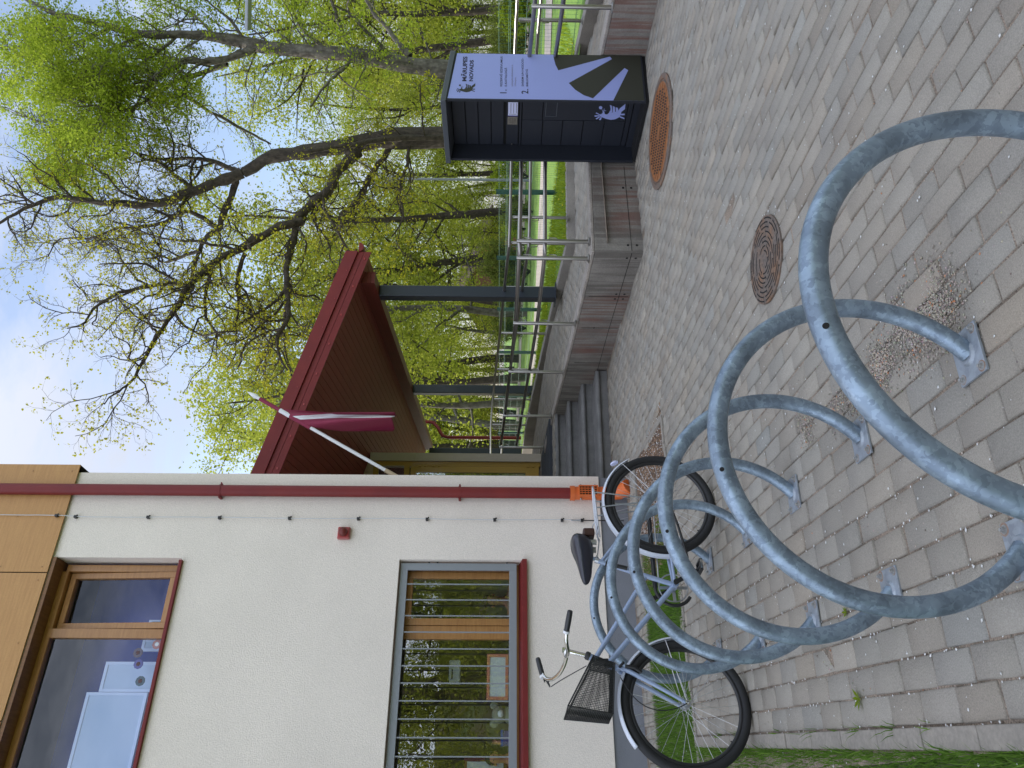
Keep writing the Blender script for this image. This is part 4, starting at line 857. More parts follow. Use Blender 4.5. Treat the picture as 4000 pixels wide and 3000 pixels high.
rl_.build('saddle_rails', 'steel', sdo, True); MB().tube([bp(1.535, .80, -.02), bp(1.535, .86, -.02)], .019, 12).tube([bp(1.565, .80, .03), bp(1.565, .85, .03)], .017, 12).build('saddle_springs', 'bolt', sdo, True)
MB().tube([bp(1.463, .79), bp(1.475, .865)], .0125, 12).build('seat_post', 'bikeblue', bk, True)
MB().lathe([(.019, -.01), (.019, .012)], bp(1.456, .80), (ST-SB), 14).lathe([(.007, -.02), (.007, .03)], bp(1.474, .80), BN, 8).build('seat_clamp', 'alu', bk)
MB().obox(bp(1.625, .845, .01), BT*.026, BN*.05, (0, 0, .036)).build('tool_bag', 'leather', bk, bevel=.01)
# mudguards
def guard(c, a0, a1, R_=WR+.014, w=.031, name='mudguard'):
    A = np.linspace(math.radians(a0), math.radians(a1), 40); cr_ = [(-1, -.010), (-.8, -.002), (-.4, .003), (0, .005), (.4, .003), (.8, -.002), (1, -.010)]; V = []
    for a in A:
        e = -BT*math.cos(a)+np.array([0, 0, math.sin(a)])
        for k, h in cr_: V.append(c+e*(R_+h)+BN*w*k)
    q = len(cr_); o = MB().add(V, [(i*q+j, i*q+j+1, (i+1)*q+j+1, (i+1)*q+j) for i in range(len(A)-1) for j in range(q-1)]).build(name, 'whitepaint', bk, True)
    s = o.modifiers.new('s', 'SOLIDIFY'); s.thickness = .0015
guard(FH, 75-22, 195); guard(RH, -15, 152)
for s in (-1, 1): MB().tube([RH+BN*s*.06, RH+(BT*math.cos(math.radians(38))+np.array([0, 0, math.sin(math.radians(38))]))*(WR+.012)+BN*s*.024], .0025, 6).build('mudguard_stay', 'spoke', bk)
for s in (-1, 1): MB().tube([FH+BN*s*.056, FH+(BT*math.cos(math.radians(12))+np.array([0, 0, math.sin(math.radians(12))]))*(WR+.012)+BN*s*.024], .0025, 6).build('mudguard_stay', 'spoke', bk)
MB().lathe([(.028, 0), (.028, .008), (.018, .012)], RH+(BT*math.cos(math.radians(42))+np.array([0, 0, math.sin(math.radians(42))]))*(WR+.045), BT*.8+np.array([0, 0, .3]), 16).build('reflector', 'glasslabel', bk, True)
# luggage carrier
cr_m = MB(); z0 = .785
pts = lambda s: [bp(1.60, z0-.01, s*.03), bp(1.66, z0, s*.06), bp(1.80, z0+.005, s*.06), bp(1.94, z0+.008, s*.06), bp(1.975, z0+.01, s*.0)]
for s in (-1, 1): cr_m.tube(bez(pts(s), 14), .005, 8); cr_m.tube([RH+BN*s*.062, bp(1.79, z0, s*.06)], .0045, 6); cr_m.tube([RH+BN*s*.062, bp(1.90, z0, s*.06)], .0045, 6)
for o_ in (-.02, .02): cr_m.tube([bp(1.62, z0, o_), bp(1.955, z0+.008, o_)], .0035, 6)
for x in (1.66, 1.74, 1.82, 1.90): cr_m.tube([bp(x, z0, -.06), bp(x, z0+.004, .06)], .0035, 6)
cr_m.tube([bp(1.60, z0-.01, .0), ST+np.array([0, 0, .0])], .004, 6); cr_m.tube(bez([bp(1.66, z0+.01, -.04), bp(1.63, z0+.05, -.03), bp(1.70, z0+.03, .03), bp(1.70, z0+.01, .04)]), .003, 6); cr_m.build('luggage_carrier', 'alu', bk, True)
# drivetrain on the far side
cc = BB-BN*.045
A = np.linspace(0, 2*math.pi, 61)[:-1]
MB().tube([cc+BT*.088*math.cos(a)+np.array([0, 0, .088*math.sin(a)]) for a in A], .0045, 6, closed=True).obox(cc, BT*.085, BN*.003, (0, 0, .009)).obox(cc, BT*.009, BN*.003, (0, 0, .085)).build('chainring', 'alu', bk, True)
rc = RH-BN*.045; MB().lathe([(.036, -.003), (.036, .003)], rc, BN, 20).build('sprocket', 'alu', bk)
MB().tube([cc+np.array([0, 0, .088]), rc+np.array([0, 0, .036])], .0045, 6).tube([cc-np.array([0, 0, .088]), rc-np.array([0, 0, .036])], .0045, 6).tube([cc-BT*.088*math.sin(t)+np.array([0, 0, .088*math.cos(t)]) for t in np.linspace(0, math.pi, 16)], .0045, 6).build('chain', 'bolt', bk, True)
gd = [cc-BT*.0+np.array([0, 0, .115])]+[cc-BT*.112*math.sin(t)+np.array([0, 0, .112*math.cos(t)]) for t in np.linspace(.2, 2.6, 14)]
MB().tube([rc+np.array([0, 0, .07]), cc+np.array([0, 0, .112])]+gd[1:], .011, 8).obox(fz(cc, rc, .45)+np.array([0, 0, .093]), (rc-cc)*.45+np.array([0, 0, -.018]), BN*.004, (0, 0, .014)).build('chain_guard', 'blackplastic', bk, True)
cr1 = BB+BN*.055; cr2 = gy(2733, 2214, 4.55)-BN*.055; cr2 = cr1+(cr2-cr1)*min(1, .185/np.linalg.norm(cr2-cr1)); MB().tube([BB+BN*.03, cr1], .012, 10).obox((cr1+cr2)/2, (cr2-cr1)/2*1.08, BN*.006, np.cross(BN, (cr2-cr1)/np.linalg.norm(cr2-cr1))*.013).lathe([(.017, 0), (.017, .008)], cr1, BN, 14).build('crank', 'black', bk, True)
fr2 = BB-BN*.055-(cr2-cr1); MB().obox((BB-BN*.055+fr2)/2, (fr2-(BB-BN*.055))/2*1.08, BN*.006, np.cross(BN, (cr2-cr1)/np.linalg.norm(cr2-cr1))*.013).build('crank', 'black', bk)
for p, s in ((cr2, 1), (fr2, -1)):
    q = p+BN*s*.055; m = MB(); m.tube([p, q+BN*s*.035], .008, 8)
    for e in (-1, 1): m.obox(q+BT*e*.03, BT*.005, BN*.042, (0, 0, .010))
    for e in (-1, 1): m.obox(q+BN*e*.042, BT*.034, BN*.004, (0, 0, .009))
    multi('pedal', [(m, 'blackplastic'), (MB().obox(q+BN*.047, BT*.026, BN*.0015, (0, 0, .006)).obox(q-BN*.047, BT*.026, BN*.0015, (0, 0, .006)), 'chrome')], bk)
ks = MB().tube([bp(1.80, .315, .06), bp(1.74, .30, .072), bp(1.66, .285, .085), bp(1.50, .262, .09), bp(1.40, .25, .09)], [.012, .010, .008, .009, .006], 8).lathe([(.008, 0), (.008, .004)], bp(1.655, .286, .093), BN, 12).build('kickstand', 'black', bk, True)
MB().tube([bp(1.41, .70, .02), bp(1.43, .75, .02)], .02, 10).tube([bp(1.395, .62, .025), bp(1.415, .70, .025)], .013, 10).build('frame_lock', 'black', bk, True)
# ------------------------------------------------------------------ mesh fence beyond the ramp
fpst = [(9.126, 9.371), (9.58, 11.611), (10.15, 14.1), (10.6, 16.6), (11.0, 19.6)]
d0 = np.array(fpst[1])-np.array(fpst[0]); fpst = [tuple(np.array(fpst[0])-d0*k) for k in (4, 3, 2, 1)]+fpst+[(11.3, 22.6), (11.6, 25.6), (11.8, 28.6)]
fn = thing('fence', (*fpst[4], FZ), 'dark green welded-mesh fence with square posts between the ramp and the footpath', 'fence')
for i, p in enumerate(fpst):
    MB().box(p[0]-.03, p[0]+.03, p[1]-.03, p[1]+.03, FZ-.05, FZ+1.02).box(p[0]-.033, p[0]+.033, p[1]-.033, p[1]+.033, FZ+1.02, FZ+1.03).build('post', 'green', fn)
    if i < len(fpst)-1:
        a, b = np.array(p), np.array(fpst[i+1]); d = b-a; Ln = np.linalg.norm(d); m = MB(); nn = int(Ln/.06)
        for k in range(1, nn): q = a+d*k/nn; m.tube([(*q, FZ+.04), (*q, FZ+1.0)], .0016, 3, cap=False)
        for z in (.06, .24, .26, .45, .65, .84, .86, .98): m.tube([(*a, FZ+z), (*b, FZ+z)], .0024, 4, cap=False)
        m.build('mesh_panel', 'greenwire', fn)
# ------------------------------------------------------------------ street lamp (mast outside the picture), lamp post, far houses
lh = dp(970, 40, 15); l = thing('street_lamp', (lh[0]+1.2, lh[1]-2.0, FZ), 'flat grey LED street lamp head among the leaves at the right edge', 'street lamp')
dr_ = np.array([1.2, -2.0, 0]); dr_ /= np.linalg.norm(dr_); e2 = np.array([-dr_[1], dr_[0], 0])
MB().obox(lh+np.array([0, 0, 0]), dr_*.36+np.array([0, 0, -.06]), e2*.12, (0, 0, .035)).build('lamp_head', 'lampgrey', l, bevel=.015)
MB().tube([lh+dr_*.3+np.array([0, 0, -.03]), lh+dr_*1.2, (lh[0]+1.2, lh[1]-2.0, lh[2]-.5), (lh[0]+1.2, lh[1]-2.0, FZ)], .05, 12).build('mast', 'lampgrey', l, True)
p_ = dp(2023, 704, 26); l = thing('lamp_post', (p_[0], p_[1], FZ), 'slim grey post standing behind the fence left of the locker', 'post')
MB().tube([(p_[0], p_[1], FZ), (p_[0], p_[1], FZ+4.6)], [.05, .035], 10).build('pole', 'lampgrey', l, True); MB().lathe([(.035, 4.6), (.12, 4.65), (.12, 4.8), (.03, 4.86)], (p_[0], p_[1], FZ), n=14).build('lamp', 'lampgrey', l, True)
def house(x, y, dep, w, d, h, rh, wm_, rot, label, cat='house'):
    c = dp(x, y, dep); o = thing('house', (c[0], c[1], FZ), label, cat)
    ux = np.array([math.cos(rot), math.sin(rot), 0]); uy = np.array([-ux[1], ux[0], 0]); B = np.array([c[0], c[1], FZ])
    MB().obox(B+np.array([0, 0, h/2]), ux*w/2, uy*d/2, (0, 0, h/2)).add([B+ux*i*w/2+uy*j*d/2*1+np.array([0, 0, h]) for i, j in ((-1, -1), (-1, 1), (1, 1), (1, -1))]+[B+ux*i*w/2+np.array([0, 0, h+rh]) for i in (-1, 1)], [(0, 1, 4), (3, 5, 2)]).build('wall', wm_, o)
    e = .35; P = []
    for i in (-1, 1):
        for j, z in ((-1, h-.15), (0, h+rh+.1), (1, h-.15)): P.append(B+ux*i*(w/2+e)+uy*j*(d/2+e)+np.array([0, 0, z]))
    ro = MB().add(P, [(0, 1, 4, 3), (1, 2, 5, 4)]).build('roof', 'roofmauve', o); s = ro.modifiers.new('s', 'SOLIDIFY'); s.thickness = .12
    for k in (-.5, .15, .6):
        q = B+ux*k*w/2-uy*(d/2+.01)+np.array([0, 0, h*.55]); wn = MB().obox(q, ux*.5, uy*.02, (0, 0, .55)).build('window', 'white', o); MB().obox(q-uy*.025, ux*.42, uy*.005, (0, 0, .47)).build('pane', 'hole', wn)
    return o
house(1945, 1085, 62, 7, 6, 2.6, 1.7, 'brick', .5, 'brown brick house with mauve roof half hidden behind the trees')
house(1955, 945, 55, 3.4, 3, 1.9, .9, 'hutorange', .3, 'small orange-brown shed seen under the branches', 'shed')
# ------------------------------------------------------------------ things behind the window glass
def wbox(name, m, x0, x1, z0, z1, Y, th, label, cat, frame=None, fw=.02):
    o = thing(name, ((x0+x1)/2, Y, z0), label, cat); MB().box(x0+fw, x1-fw, Y+.002, Y+th, z0+fw, z1-fw).build('sheet', m, o)
    f = MB(); f.box(x0, x1, Y-.006, Y+th, z0, z0+fw); f.box(x0, x1, Y-.006, Y+th, z1-fw, z1); f.box(x0, x0+fw, Y-.006, Y+th, z0+fw, z1-fw); f.box(x1-fw, x1, Y-.006, Y+th, z0+fw, z1-fw); f.build('frame', frame or m, o); return o
YB1 = 8.42
def ub(x, y, Y=YB1): q = gy(x*.7233, 1800+y*.7233, Y); return q[0], q[2]
for nm, (tl_, br_), lab in (('canvas', ((470, 1250), (735, 1700)), 'large white stretched canvas leaning inside the upper window'), ('canvas', ((575, 1085), (850, 1248)), 'medium white canvas between the large one and the small one in the upper window'), ('canvas', ((775, 962), (885, 1028)), 'small white frame at the foot of the upper window, left of the mullion'), ('canvas', ((808, 860), (895, 884)), 'tiny white frame behind the tilted casement')):
    (xr, zt_), (xl, _) = ub(*tl_), ub(tl_[0], br_[1]); _, zb_ = ub(br_[0], tl_[1]); wbox(nm, 'board', min(xl, xr), max(xl, xr), zb_-.12, zt_, YB1, .03, lab, 'canvas', 'boardframe', .03)
for x, y, c, lab in ((843, 988, 'coral', 'round coral agate slice hung inside the upper window'), (740, 1034, 'roofmauve', 'small mauve star ornament hung above the blue stone in the window'), (742, 1095, 'purple', 'pointed blue stone ornament hung in the upper window'), (752, 1187, 'green', 'round green agate slice hung in the upper window')):
    X, Z = ub(x, y, 8.22); o = thing('window_ornament', (X, 8.25, Z), lab, 'ornament')
    MB().lathe([(.045, 0), (.05, .004), (.045, .008)], (X, 8.25, Z), (0, -1, 0), 9).build('stone', c, o); MB().lathe([(.022, .009), (.018, .011)], (X, 8.25, Z), (0, -1, 0), 9).build('stone_core', 'roofmauve' if c != 'coral' else 'board', o)
def lb(x, y, Y): q = gy(x, y, Y); return q[0], q[2]
(xa, za), (xb, zb_) = lb(1903, 2555, 8.32), lb(1985, 2734, 8.32); wbox('framed_sheet', 'board', xb, xa, zb_, za, 8.32, .02, 'blank white sheet in a coral frame standing on the lower windowsill', 'picture frame', 'coral', .03)
(xa, za), (xb, zb_) = lb(1755, 2577, 8.9), lb(1797, 2664, 8.9); o = thing('wall_heater', ((xa+xb)/2, 8.9, zb_), 'pale grey appliance hanging inside the lower window', 'appliance')
MB().box(xb, xa, 8.9, 9.1, zb_, za).build('casing', 'board', o, bevel=.015); MB().box(xb+.03, xa-.1, 8.892, 8.9, za-.045, za-.03).build('vent', 'black', o)
(xa, za), (xb, zb_) = lb(1812, 2972, 8.8), lb(1990, 3020, 8.8); o = thing('cupboard', (xb-.3, 8.9, .5), 'dark red wooden cupboard inside the lower window at the picture edge', 'cupboard')
MB().box(xb-.7, xa+.05, 8.9, 9.3, .5, za).build('carcass', 'darkred', o); MB().box(xb-.2, xa, 8.89, 8.9, 1.35, za-.03).build('poster', 'board', o)
(xa, za), (xb, zb_) = lb(1958, 2853, 8.5), lb(1990, 2912, 8.5); o = thing('toy_box', ((xa+xb)/2, 8.5, zb_-.1), 'dark blue box on the lower windowsill beside the raised hand', 'box')
MB().box(xb, xa, 8.5, 8.6, zb_-.1, za).build('box', 'purple', o, bevel=.008); MB().box(xb-.005, xa+.005, 8.493, 8.606, za-.02, za+.005).build('lid', 'intlilac', o)
# stuffed toy
X, Z = lb(1950, 2790, 8.42); o = thing('stuffed_toy', (X, 8.45, Z-.25), 'grey-green stuffed toy with round ears sitting on the lower windowsill', 'toy')
def blob(m, c, r, n=14):
    V = []; Fq = []
    for i in range(n+1):
        for j in range(2*n): t = math.pi*i/n; a = math.pi*j/n; V.append((c[0]+r[0]*math.sin(t)*math.cos(a), c[1]+r[1]*math.sin(t)*math.sin(a), c[2]+r[2]*math.cos(t)))
    for i in range(n):
        for j in range(2*n): Fq.append((i*2*n+j, (i+1)*2*n+j, (i+1)*2*n+(j+1) % (2*n), i*2*n+(j+1) % (2*n)))
    return m.add(V, Fq)
blob(blob(MB(), (X, 8.46, Z-.16), (.10, .07, .13)), (X, 8.45, Z), (.085, .07, .075)).build('body', 'plush', o, True)
for s in (-1, 1): blob(MB(), (X+s*.085, 8.45, Z+.05), (.04, .02, .045)).build('ear', 'plush', o, True)
blob(MB(), (X, 8.38, Z-.015), (.035, .03, .03)).build('muzzle', 'board', o, True)
# people inside
def skin_obj(name, verts, edges, radii, m, parent, sub=2):
    me = bpy.data.meshes.new(name); me.from_pydata([tuple(map(float, v)) for v in verts], edges, []); me.update(); me.materials.append(M[m])
    o = bpy.data.objects.new(name, me); COL.objects.link(o); setpar(o, parent)
    s = o.modifiers.new('skin', 'SKIN'); s.use_smooth_shade = True
    for i, r in enumerate(radii): me.skin_vertices[0].data[i].radius = (r[0], r[1]) if hasattr(r, '__len__') else (r, r)
    me.skin_vertices[0].data[0].use_root = True
    q = o.modifiers.new('sub', 'SUBSURF'); q.levels = q.render_levels = sub; return o
def person(hx, Y, hz, label, cloth_m, hand=None, turn=0., sc=1.):
    o = thing('person', (hx, Y, .5), label, 'person'); c = lambda x, y, z: (hx+x*sc, Y+y*sc, hz+z*sc)
    # one continuous body: pelvis, spine, neck, head, arms, legs
    V = [c(0, .02, -.72), c(0, .02, -.5), c(0, .02, -.30), c(0, .01, -.19), c(0, 0, -.12), c(0, -.01, -.04), c(0, -.02, .05), c(0, -.01, .10)]; E = [(i, i+1) for i in range(7)]; Rd = [(.15, .11), (.13, .10), (.16, .10), (.10, .07), (.05, .05), (.065, .075), (.078, .095), (.05, .06)]
    for s in (-1, 1):
        k = len(V); V.append(c(s*.17, .02, -.23)); E.append((2, k)); Rd.append(.055)
        if hand is not None and s == hand[0]: pts_ = [c(s*.24, -.06, -.42), c(s*hand[1], -.16, hand[2]-.06), c(s*hand[1], -.18, hand[2])]
        else: pts_ = [c(s*.22, .0, -.48), c(s*.16, -.16, -.62), c(s*.12, -.22, -.63)]
        for i, p in enumerate(pts_): V.append(p); E.append((k+i, k+i+1)); Rd.append((.045, .036, .026)[i])
        hp = V[-1]; hk = len(V)-1
        dirz = 1 if hand is not None and s == hand[0] else -.2
        for fi in range(5):
            ang = (fi-2)*.26; l_ = (.055, .085, .09, .085, .065)[fi]; a = np.array([math.sin(ang)*l_, -.02 if dirz < 0 else -.005, math.cos(ang)*l_*dirz])
            if dirz < 0: a = np.array([math.sin(ang)*l_, -math.cos(ang)*l_, -.02])
            V.append(tuple(np.array(hp)+a*.5*sc)); E.append((hk, len(V)-1)); Rd.append(.009); V.append(tuple(np.array(hp)+a*sc+np.array([0, -.012, 0]))); E.append((len(V)-2, len(V)-1)); Rd.append(.007)
        k2 = len(V); V.append(c(s*.10, -.02, -.80)); E.append((0, k2)); Rd.append(.085); V.append(c(s*.12, -.36, -.82)); E.append((k2, k2+1)); Rd.append(.065); V.append(c(s*.12, -.38, -1.15)); E.append((k2+1, k2+2)); Rd.append(.05); V.append(c(s*.12, -.47, -1.17)); E.append((k2+2, k2+3)); Rd.append(.04)
    skin_obj('body', V, E, [(r[0]*sc, r[1]*sc) if hasattr(r, '__len__') else r*sc for r in Rd], 'skin', o)
    # shirt
    Vs = [c(0, .02, -.70), c(0, .02, -.5), c(0, .02, -.30), c(0, .015, -.20)]; Es = [(0, 1), (1, 2), (2, 3)]; Rs = [(.16, .12), (.145, .112), (.17, .112), (.10, .08)]
    for s in (-1, 1):
        k = len(Vs); Vs.append(c(s*.175, .02, -.24)); Es.append((2, k)); Rs.append(.066)
        Vs.append(c(s*.23, -.03, -.38)); Es.append((k, k+1)); Rs.append(.062)
    skin_obj('shirt', Vs, Es, [(r[0]*sc, r[1]*sc) if hasattr(r, '__len__') else r*sc for r in Rs], cloth_m, o)
    hm = MB(); blob(hm, c(0, .022, .055), (.086*sc, .10*sc, .098*sc)); hm.build('hair', 'hair', o, True)
    fm = MB()
    for s in (-1, 1): blob(fm, c(s*.03, -.108, .035), (.011*sc, .006*sc, .007*sc), 6)
    fm.build('eyes', 'black', o); blob(MB(), c(0, -.12, .0), (.012*sc, .016*sc, .02*sc), 8).build('nose', 'skin', o, True); blob(MB(), c(0, -.10, -.045), (.024*sc, .008*sc, .006*sc), 8).build('mouth', 'coral', o, True)
    for s in (-1, 1): blob(MB(), c(s*.082, .0, .01), (.012*sc, .02*sc, .03*sc), 8).build('ear', 'skin', o, True)
X, Z = lb(1928, 2338, 8.85); person(X, 8.95, Z, 'person in a pale beige shirt sitting behind the right pane of the lower window', 'beigecloth', sc=.85)
X, Z = lb(1938, 2962, 8.75); person(X, 8.8, Z, 'dark-haired person in a mint shirt raising one hand at the lower window', 'mintcloth', hand=(1, .19, -.03), sc=.75)
M['dandelion'] = mat('dandelion', (.75, .55, .02), .8)
# ------------------------------------------------------------------ trees
class TreeMesh:
    def __init__(s, seed): s.V = []; s.F = []; s.n = 0; s.LP = []; s.mute = False; s.pmute = 0.; s.r = np.random.default_rng(seed)
    def tube(s, P, R, n):
        P = np.asarray(P, float); m = len(P); T = np.gradient(P, axis=0); T /= np.maximum(np.linalg.norm(T, axis=1, keepdims=True), 1e-9)
        u = np.cross(T, [0.31, 0.2, .93]); u /= np.maximum(np.linalg.norm(u, axis=1, keepdims=True), 1e-9); w = np.cross(T, u); a = np.arange(n)*2*math.pi/n
        R = np.asarray(R)[:, None, None]
        if n >= 9: R = R[:, None, None]*(1+s.r.normal(0, .045, (m, n, 1))) if R.ndim == 1 else R*(1+s.r.normal(0, .045, (m, n, 1)))
        V = P[:, None, :]+R*(np.cos(a)[None, :, None]*u[:, None, :]+np.sin(a)[None, :, None]*w[:, None, :]); s.V.append(V.reshape(-1, 3))
        i = np.arange(m-1)[:, None]*n; j = np.arange(n)[None]; k = (j+1) % n
        s.F.append((np.stack([i+j, i+k, i+n+k, i+n+j], -1).reshape(-1, 4))+s.n); s.n += m*n
    def branch(s, p, d, Ln, r0, r1, n=5, wig=.18, up=.05, sides=4):
        P = [np.array(p, float)]; d = np.array(d, float)
        for i in range(n):
            d = d+s.r.normal(0, wig, 3)+np.array([0, 0, up]); d /= np.linalg.norm(d); P.append(P[-1]+d*Ln/n)
        P = np.array(P); R = np.linspace(r0, r1, n+1); s.tube(P, R, sides); return P, R
    def leaves(s, p, k, spread): s.LP.append(p+s.r.normal(0, spread, (k, 3)))
    def spawn(s, P, R, lvl, spec):
        """spec[lvl] = (spacing, length, len_jit, angle, n, wig, up, sides, start, leafcount)"""
        if lvl >= len(spec): return
        sp, Ln, lj, ang, n, wig, up, sides, st, lf = spec[lvl]
        seg = np.linalg.norm(np.diff(P, axis=0), axis=1); cum = np.concatenate([[0], np.cumsum(seg)]); tot = cum[-1]; t = tot*st+s.r.random()*sp
        while t < tot*1.0:
            f = t/tot; i = min(np.searchsorted(cum, t)-1, len(seg)-1); i = max(i, 0); q = (t-cum[i])/max(seg[i], 1e-6)
            p = P[i]+(P[i+1]-P[i])*q; r = R[i]+(R[i+1]-R[i])*q; T = (P[i+1]-P[i])/max(seg[i], 1e-6)
            rv = s.r.normal(0, 1, 3); rv -= T*(rv@T); rv /= max(np.linalg.norm(rv), 1e-6); a = math.radians(ang+s.r.normal(0, 12))
            d = T*math.cos(a)+rv*math.sin(a); l = Ln*(1+s.r.uniform(-lj, lj))*(1-.45*f)
            r0 = min(r*.65, (.017 if lvl == 0 else .013)*l+.0035)
            if lvl == 0: s.mute = s.r.random() < s.pmute
            PP, RR = s.branch(p, d, l, r0, r0*.35, n, wig, up, sides)
            if lf and not s.mute:
                s.leaves(PP[-1], lf, .035)
                if lf > 2: s.leaves(PP[len(PP)//2], max(1, lf//2), .04)
            s.spawn(PP, RR, lvl+1, spec); t += sp*(.6+.8*s.r.random())
    def finish(s, root, bark, leaf, size, mult=1, jit=.05):
        arr_mesh('trunk', np.concatenate(s.V), np.concatenate(s.F), bark, parent=root)
        if s.LP:
            C = np.concatenate(s.LP); r = s.r; C = np.concatenate([C]+[C+r.normal(0, jit, C.shape) for _ in range(mult-1)]); n = len(C); print(root.name, 'leaves', n, 'branch verts', s.n)
            a = r.normal(0, 1, (n, 3)); a[:, 2] *= .6; a /= np.linalg.norm(a, axis=1)[:, None]; b = r.normal(0, 1, (n, 3)); b -= a*(a*b).sum(1)[:, None]; b /= np.linalg.norm(b, axis=1)[:, None]
            sz = size*(.6+.8*r.random(n))[:, None]
            V = np.stack([C-a*sz*.5, C+b*sz*.32+a*sz*.05, C+a*sz*.5, C-b*sz*.32+a*sz*.05], 1).reshape(-1, 3)
            tone = np.clip(r.normal(.5, .28, n), 0, 1); arr_mesh('crown', V, np.arange(4*n).reshape(-1, 4), leaf, np.repeat(tone, 4), parent=root)
def limb(T, pts, dep, w, dd=0., sides=10, spec=None, dmid=0, sub=6):
    """pts traced limb, dep its distance, dd its drift in distance along the limb, w start and end radius"""
    n = len(pts); P = []
    for i, (x, y) in enumerate(pts): f = i/(n-1); P.append(dp(x, y, dep+dd*f+dmid*math.sin(f*math.pi)))
    P = np.array(P); t = np.arange(n); tt = np.linspace(0, n-1, (n-1)*3+1); Q = []
    for k in range(3):   # smooth Catmull-like interpolation
        m = np.gradient(P[:, k]); i = np.minimum(tt.astype(int), n-2); u = tt-i
        h00 = 2*u**3-3*u**2+1; h10 = u**3-2*u**2+u; h01 = -2*u**3+3*u**2; h11 = u**3-u**2; Q.append(h00*P[i, k]+h10*m[i]+h01*P[i+1, k]+h11*m[i+1])
    Q = np.stack(Q, 1)+T.r.normal(0, .012, (len(tt), 3)); R = np.linspace(w[0], w[1], len(Q)) if len(w) == 2 else np.interp(np.linspace(0, 1, len(Q)), np.linspace(0, 1, len(w)), w)
    R = R*(.88 if w[0] > .09 else 1)*(1+T.r.normal(0, .07, len(R)))
    T.tube(Q, R, sides)
    if spec: T.spawn(Q, R, 0, spec)
    return Q, R
# --- the big oak behind the locker
oak = thing('oak_tree', (*dp(2090, 540, 21)[:2], FZ), 'old oak with dark spreading limbs and tiny yellow leaves, rising behind the locker', 'tree')
T = TreeMesh(11)
SP1 = [(.25, 2.0, .5, 52, 8, .30, .03, 5, .15, 0), (.17, .80, .45, 50, 6, .30, .02, 3, .08, 0), (.115, .30, .4, 48, 3, .28, .02, 3, .12, 2)]
SP1b = [(.42, 1.2, .5, 55, 6, .28, .03, 4, .1, 0), (.22, .5, .4, 48, 4, .28, .02, 3, .1, 1), (.17, .25, .4, 45, 3, .25, .02, 3, .2, 1)]
limb(T, [(2110, 545), (1950, 538), (1729, 537), (1527, 540), (1382, 564), (1189, 598), (1069, 612), (948, 675)], 21, (.42, .36, .33, .29, .25, .22, .19, .17), 0, 16)
limb(T, [(1729, 537), (1527, 540), (1382, 564), (1189, 598)], 20.8, (.1, .09, .08, .06), -1.5, 6, [(.5, 1.6, .4, 70, 6, .25, .0, 4, .0, 1), (.2, .6, .4, 50, 4, .25, -.02, 3, .1, 3), (.14, .25, .4, 45, 3, .25, 0, 3, .1, 3)])
limb(T, [(948, 675), (846, 710), (762, 746), (630, 792), (530, 799), (398, 792), (232, 769), (133, 799), (33, 852), (-30, 890)], 21, (.17, .14, .11, .08, .055, .03), -1.5, 12, SP1)
limb(T, [(133, 799), (70, 745), (0, 700)], 19.6, (.03, .02), 0, 6, SP1b); limb(T, [(140, 795), (40, 760), (-20, 780)], 19.6, (.025, .015), 0, 5, SP1b)
limb(T, [(1400, 590), (1340, 650), (1310, 675), (1286, 742), (1227, 784), (1176, 839), (1155, 877), (1142, 945), (1125, 995)], 21, (.17, .16, .15, .14, .13, .11, .09), -1.5, 12, SP1)
limb(T, [(1155, 877), (1180, 865), (1094, 885), (994, 938), (915, 985), (855, 1011), (796, 1064), (729, 1124), (703, 1184), (650, 1256), (597, 1343), (557, 1415), (510, 1495), (464, 1528), (404, 1575)][1:], 19.9, (.13, .12, .10, .085, .07, .05, .03, .012), -4.0, 12, SP1)
limb(T, [(928, 686), (915, 733), (869, 845), (855, 892), (809, 925), (782, 978), (762, 1031), (736, 1117), (690, 1190)], 21, (.12, .10, .08, .06, .03), 1.5, 10, SP1)
limb(T, [(855, 892), (789, 852), (723, 825), (650, 865), (564, 885), (464, 892), (345, 930), (232, 932), (186, 998), (140, 1010)], 21, (.07, .05, .03, .01), 1, 8, SP1)
limb(T, [(782, 978), (700, 1005), (630, 1024), (564, 971), (424, 932), (330, 960)], 21.5, (.05, .035, .012), 1.5, 7, SP1)
limb(T, [(736, 1117), (660, 1105), (597, 1117), (464, 1144), (365, 1210), (330, 1260), (265, 1283)], 19, (.06, .04, .012), -2, 7, SP1)
limb(T, [(1125, 995), (1120, 1060), (1120, 1130), (1127, 1237), (1087, 1303), (1087, 1369), (1120, 1450)], 19.5, (.10, .08, .05, .02), -1.5, 9, SP1)
limb(T, [(955, 991), (935, 1064), (928, 1117), (948, 1184), (1014, 1243), (1034, 1316), (1080, 1380)], 19, (.06, .045, .015), 1, 8, SP1)
limb(T, [(822, 1064), (805, 1150), (802, 1236), (855, 1310), (888, 1350)], 18.5, (.05, .035, .012), -1, 7, SP1)
limb(T, [(1142, 945), (1117, 1080), (1130, 1143), (1115, 1210), (1104, 1290), (1040, 1380), (1000, 1450)], 20.5, (.08, .06, .03), 1.5, 8, SP1)
limb(T, [(1540, 545), (1500, 620), (1440, 690), (1400, 780), (1330, 840)], 21, (.09, .07, .04), 1, 8, SP1)
limb(T, [(1600, 540), (1590, 640), (1560, 740), (1575, 850), (1530, 930)], 21, (.05, .035, .015), -1, 6, SP1)
limb(T, [(1227, 784), (1290, 850), (1350, 960), (1420, 1050)], 20, (.05, .035, .015), -1, 6, SP1)
limb(T, [(762, 746), (690, 690), (630, 640), (560, 620), (480, 560)], 21, (.06, .04, .02), 1, 7, SP1)
limb(T, [(948, 675), (860, 640), (780, 620), (640, 620), (540, 600), (440, 570)], 21, (.08, .05, .02), 1.5, 7, SP1)
T.finish(oak, 'bark', 'leaf_oak', .058, 2, .03)
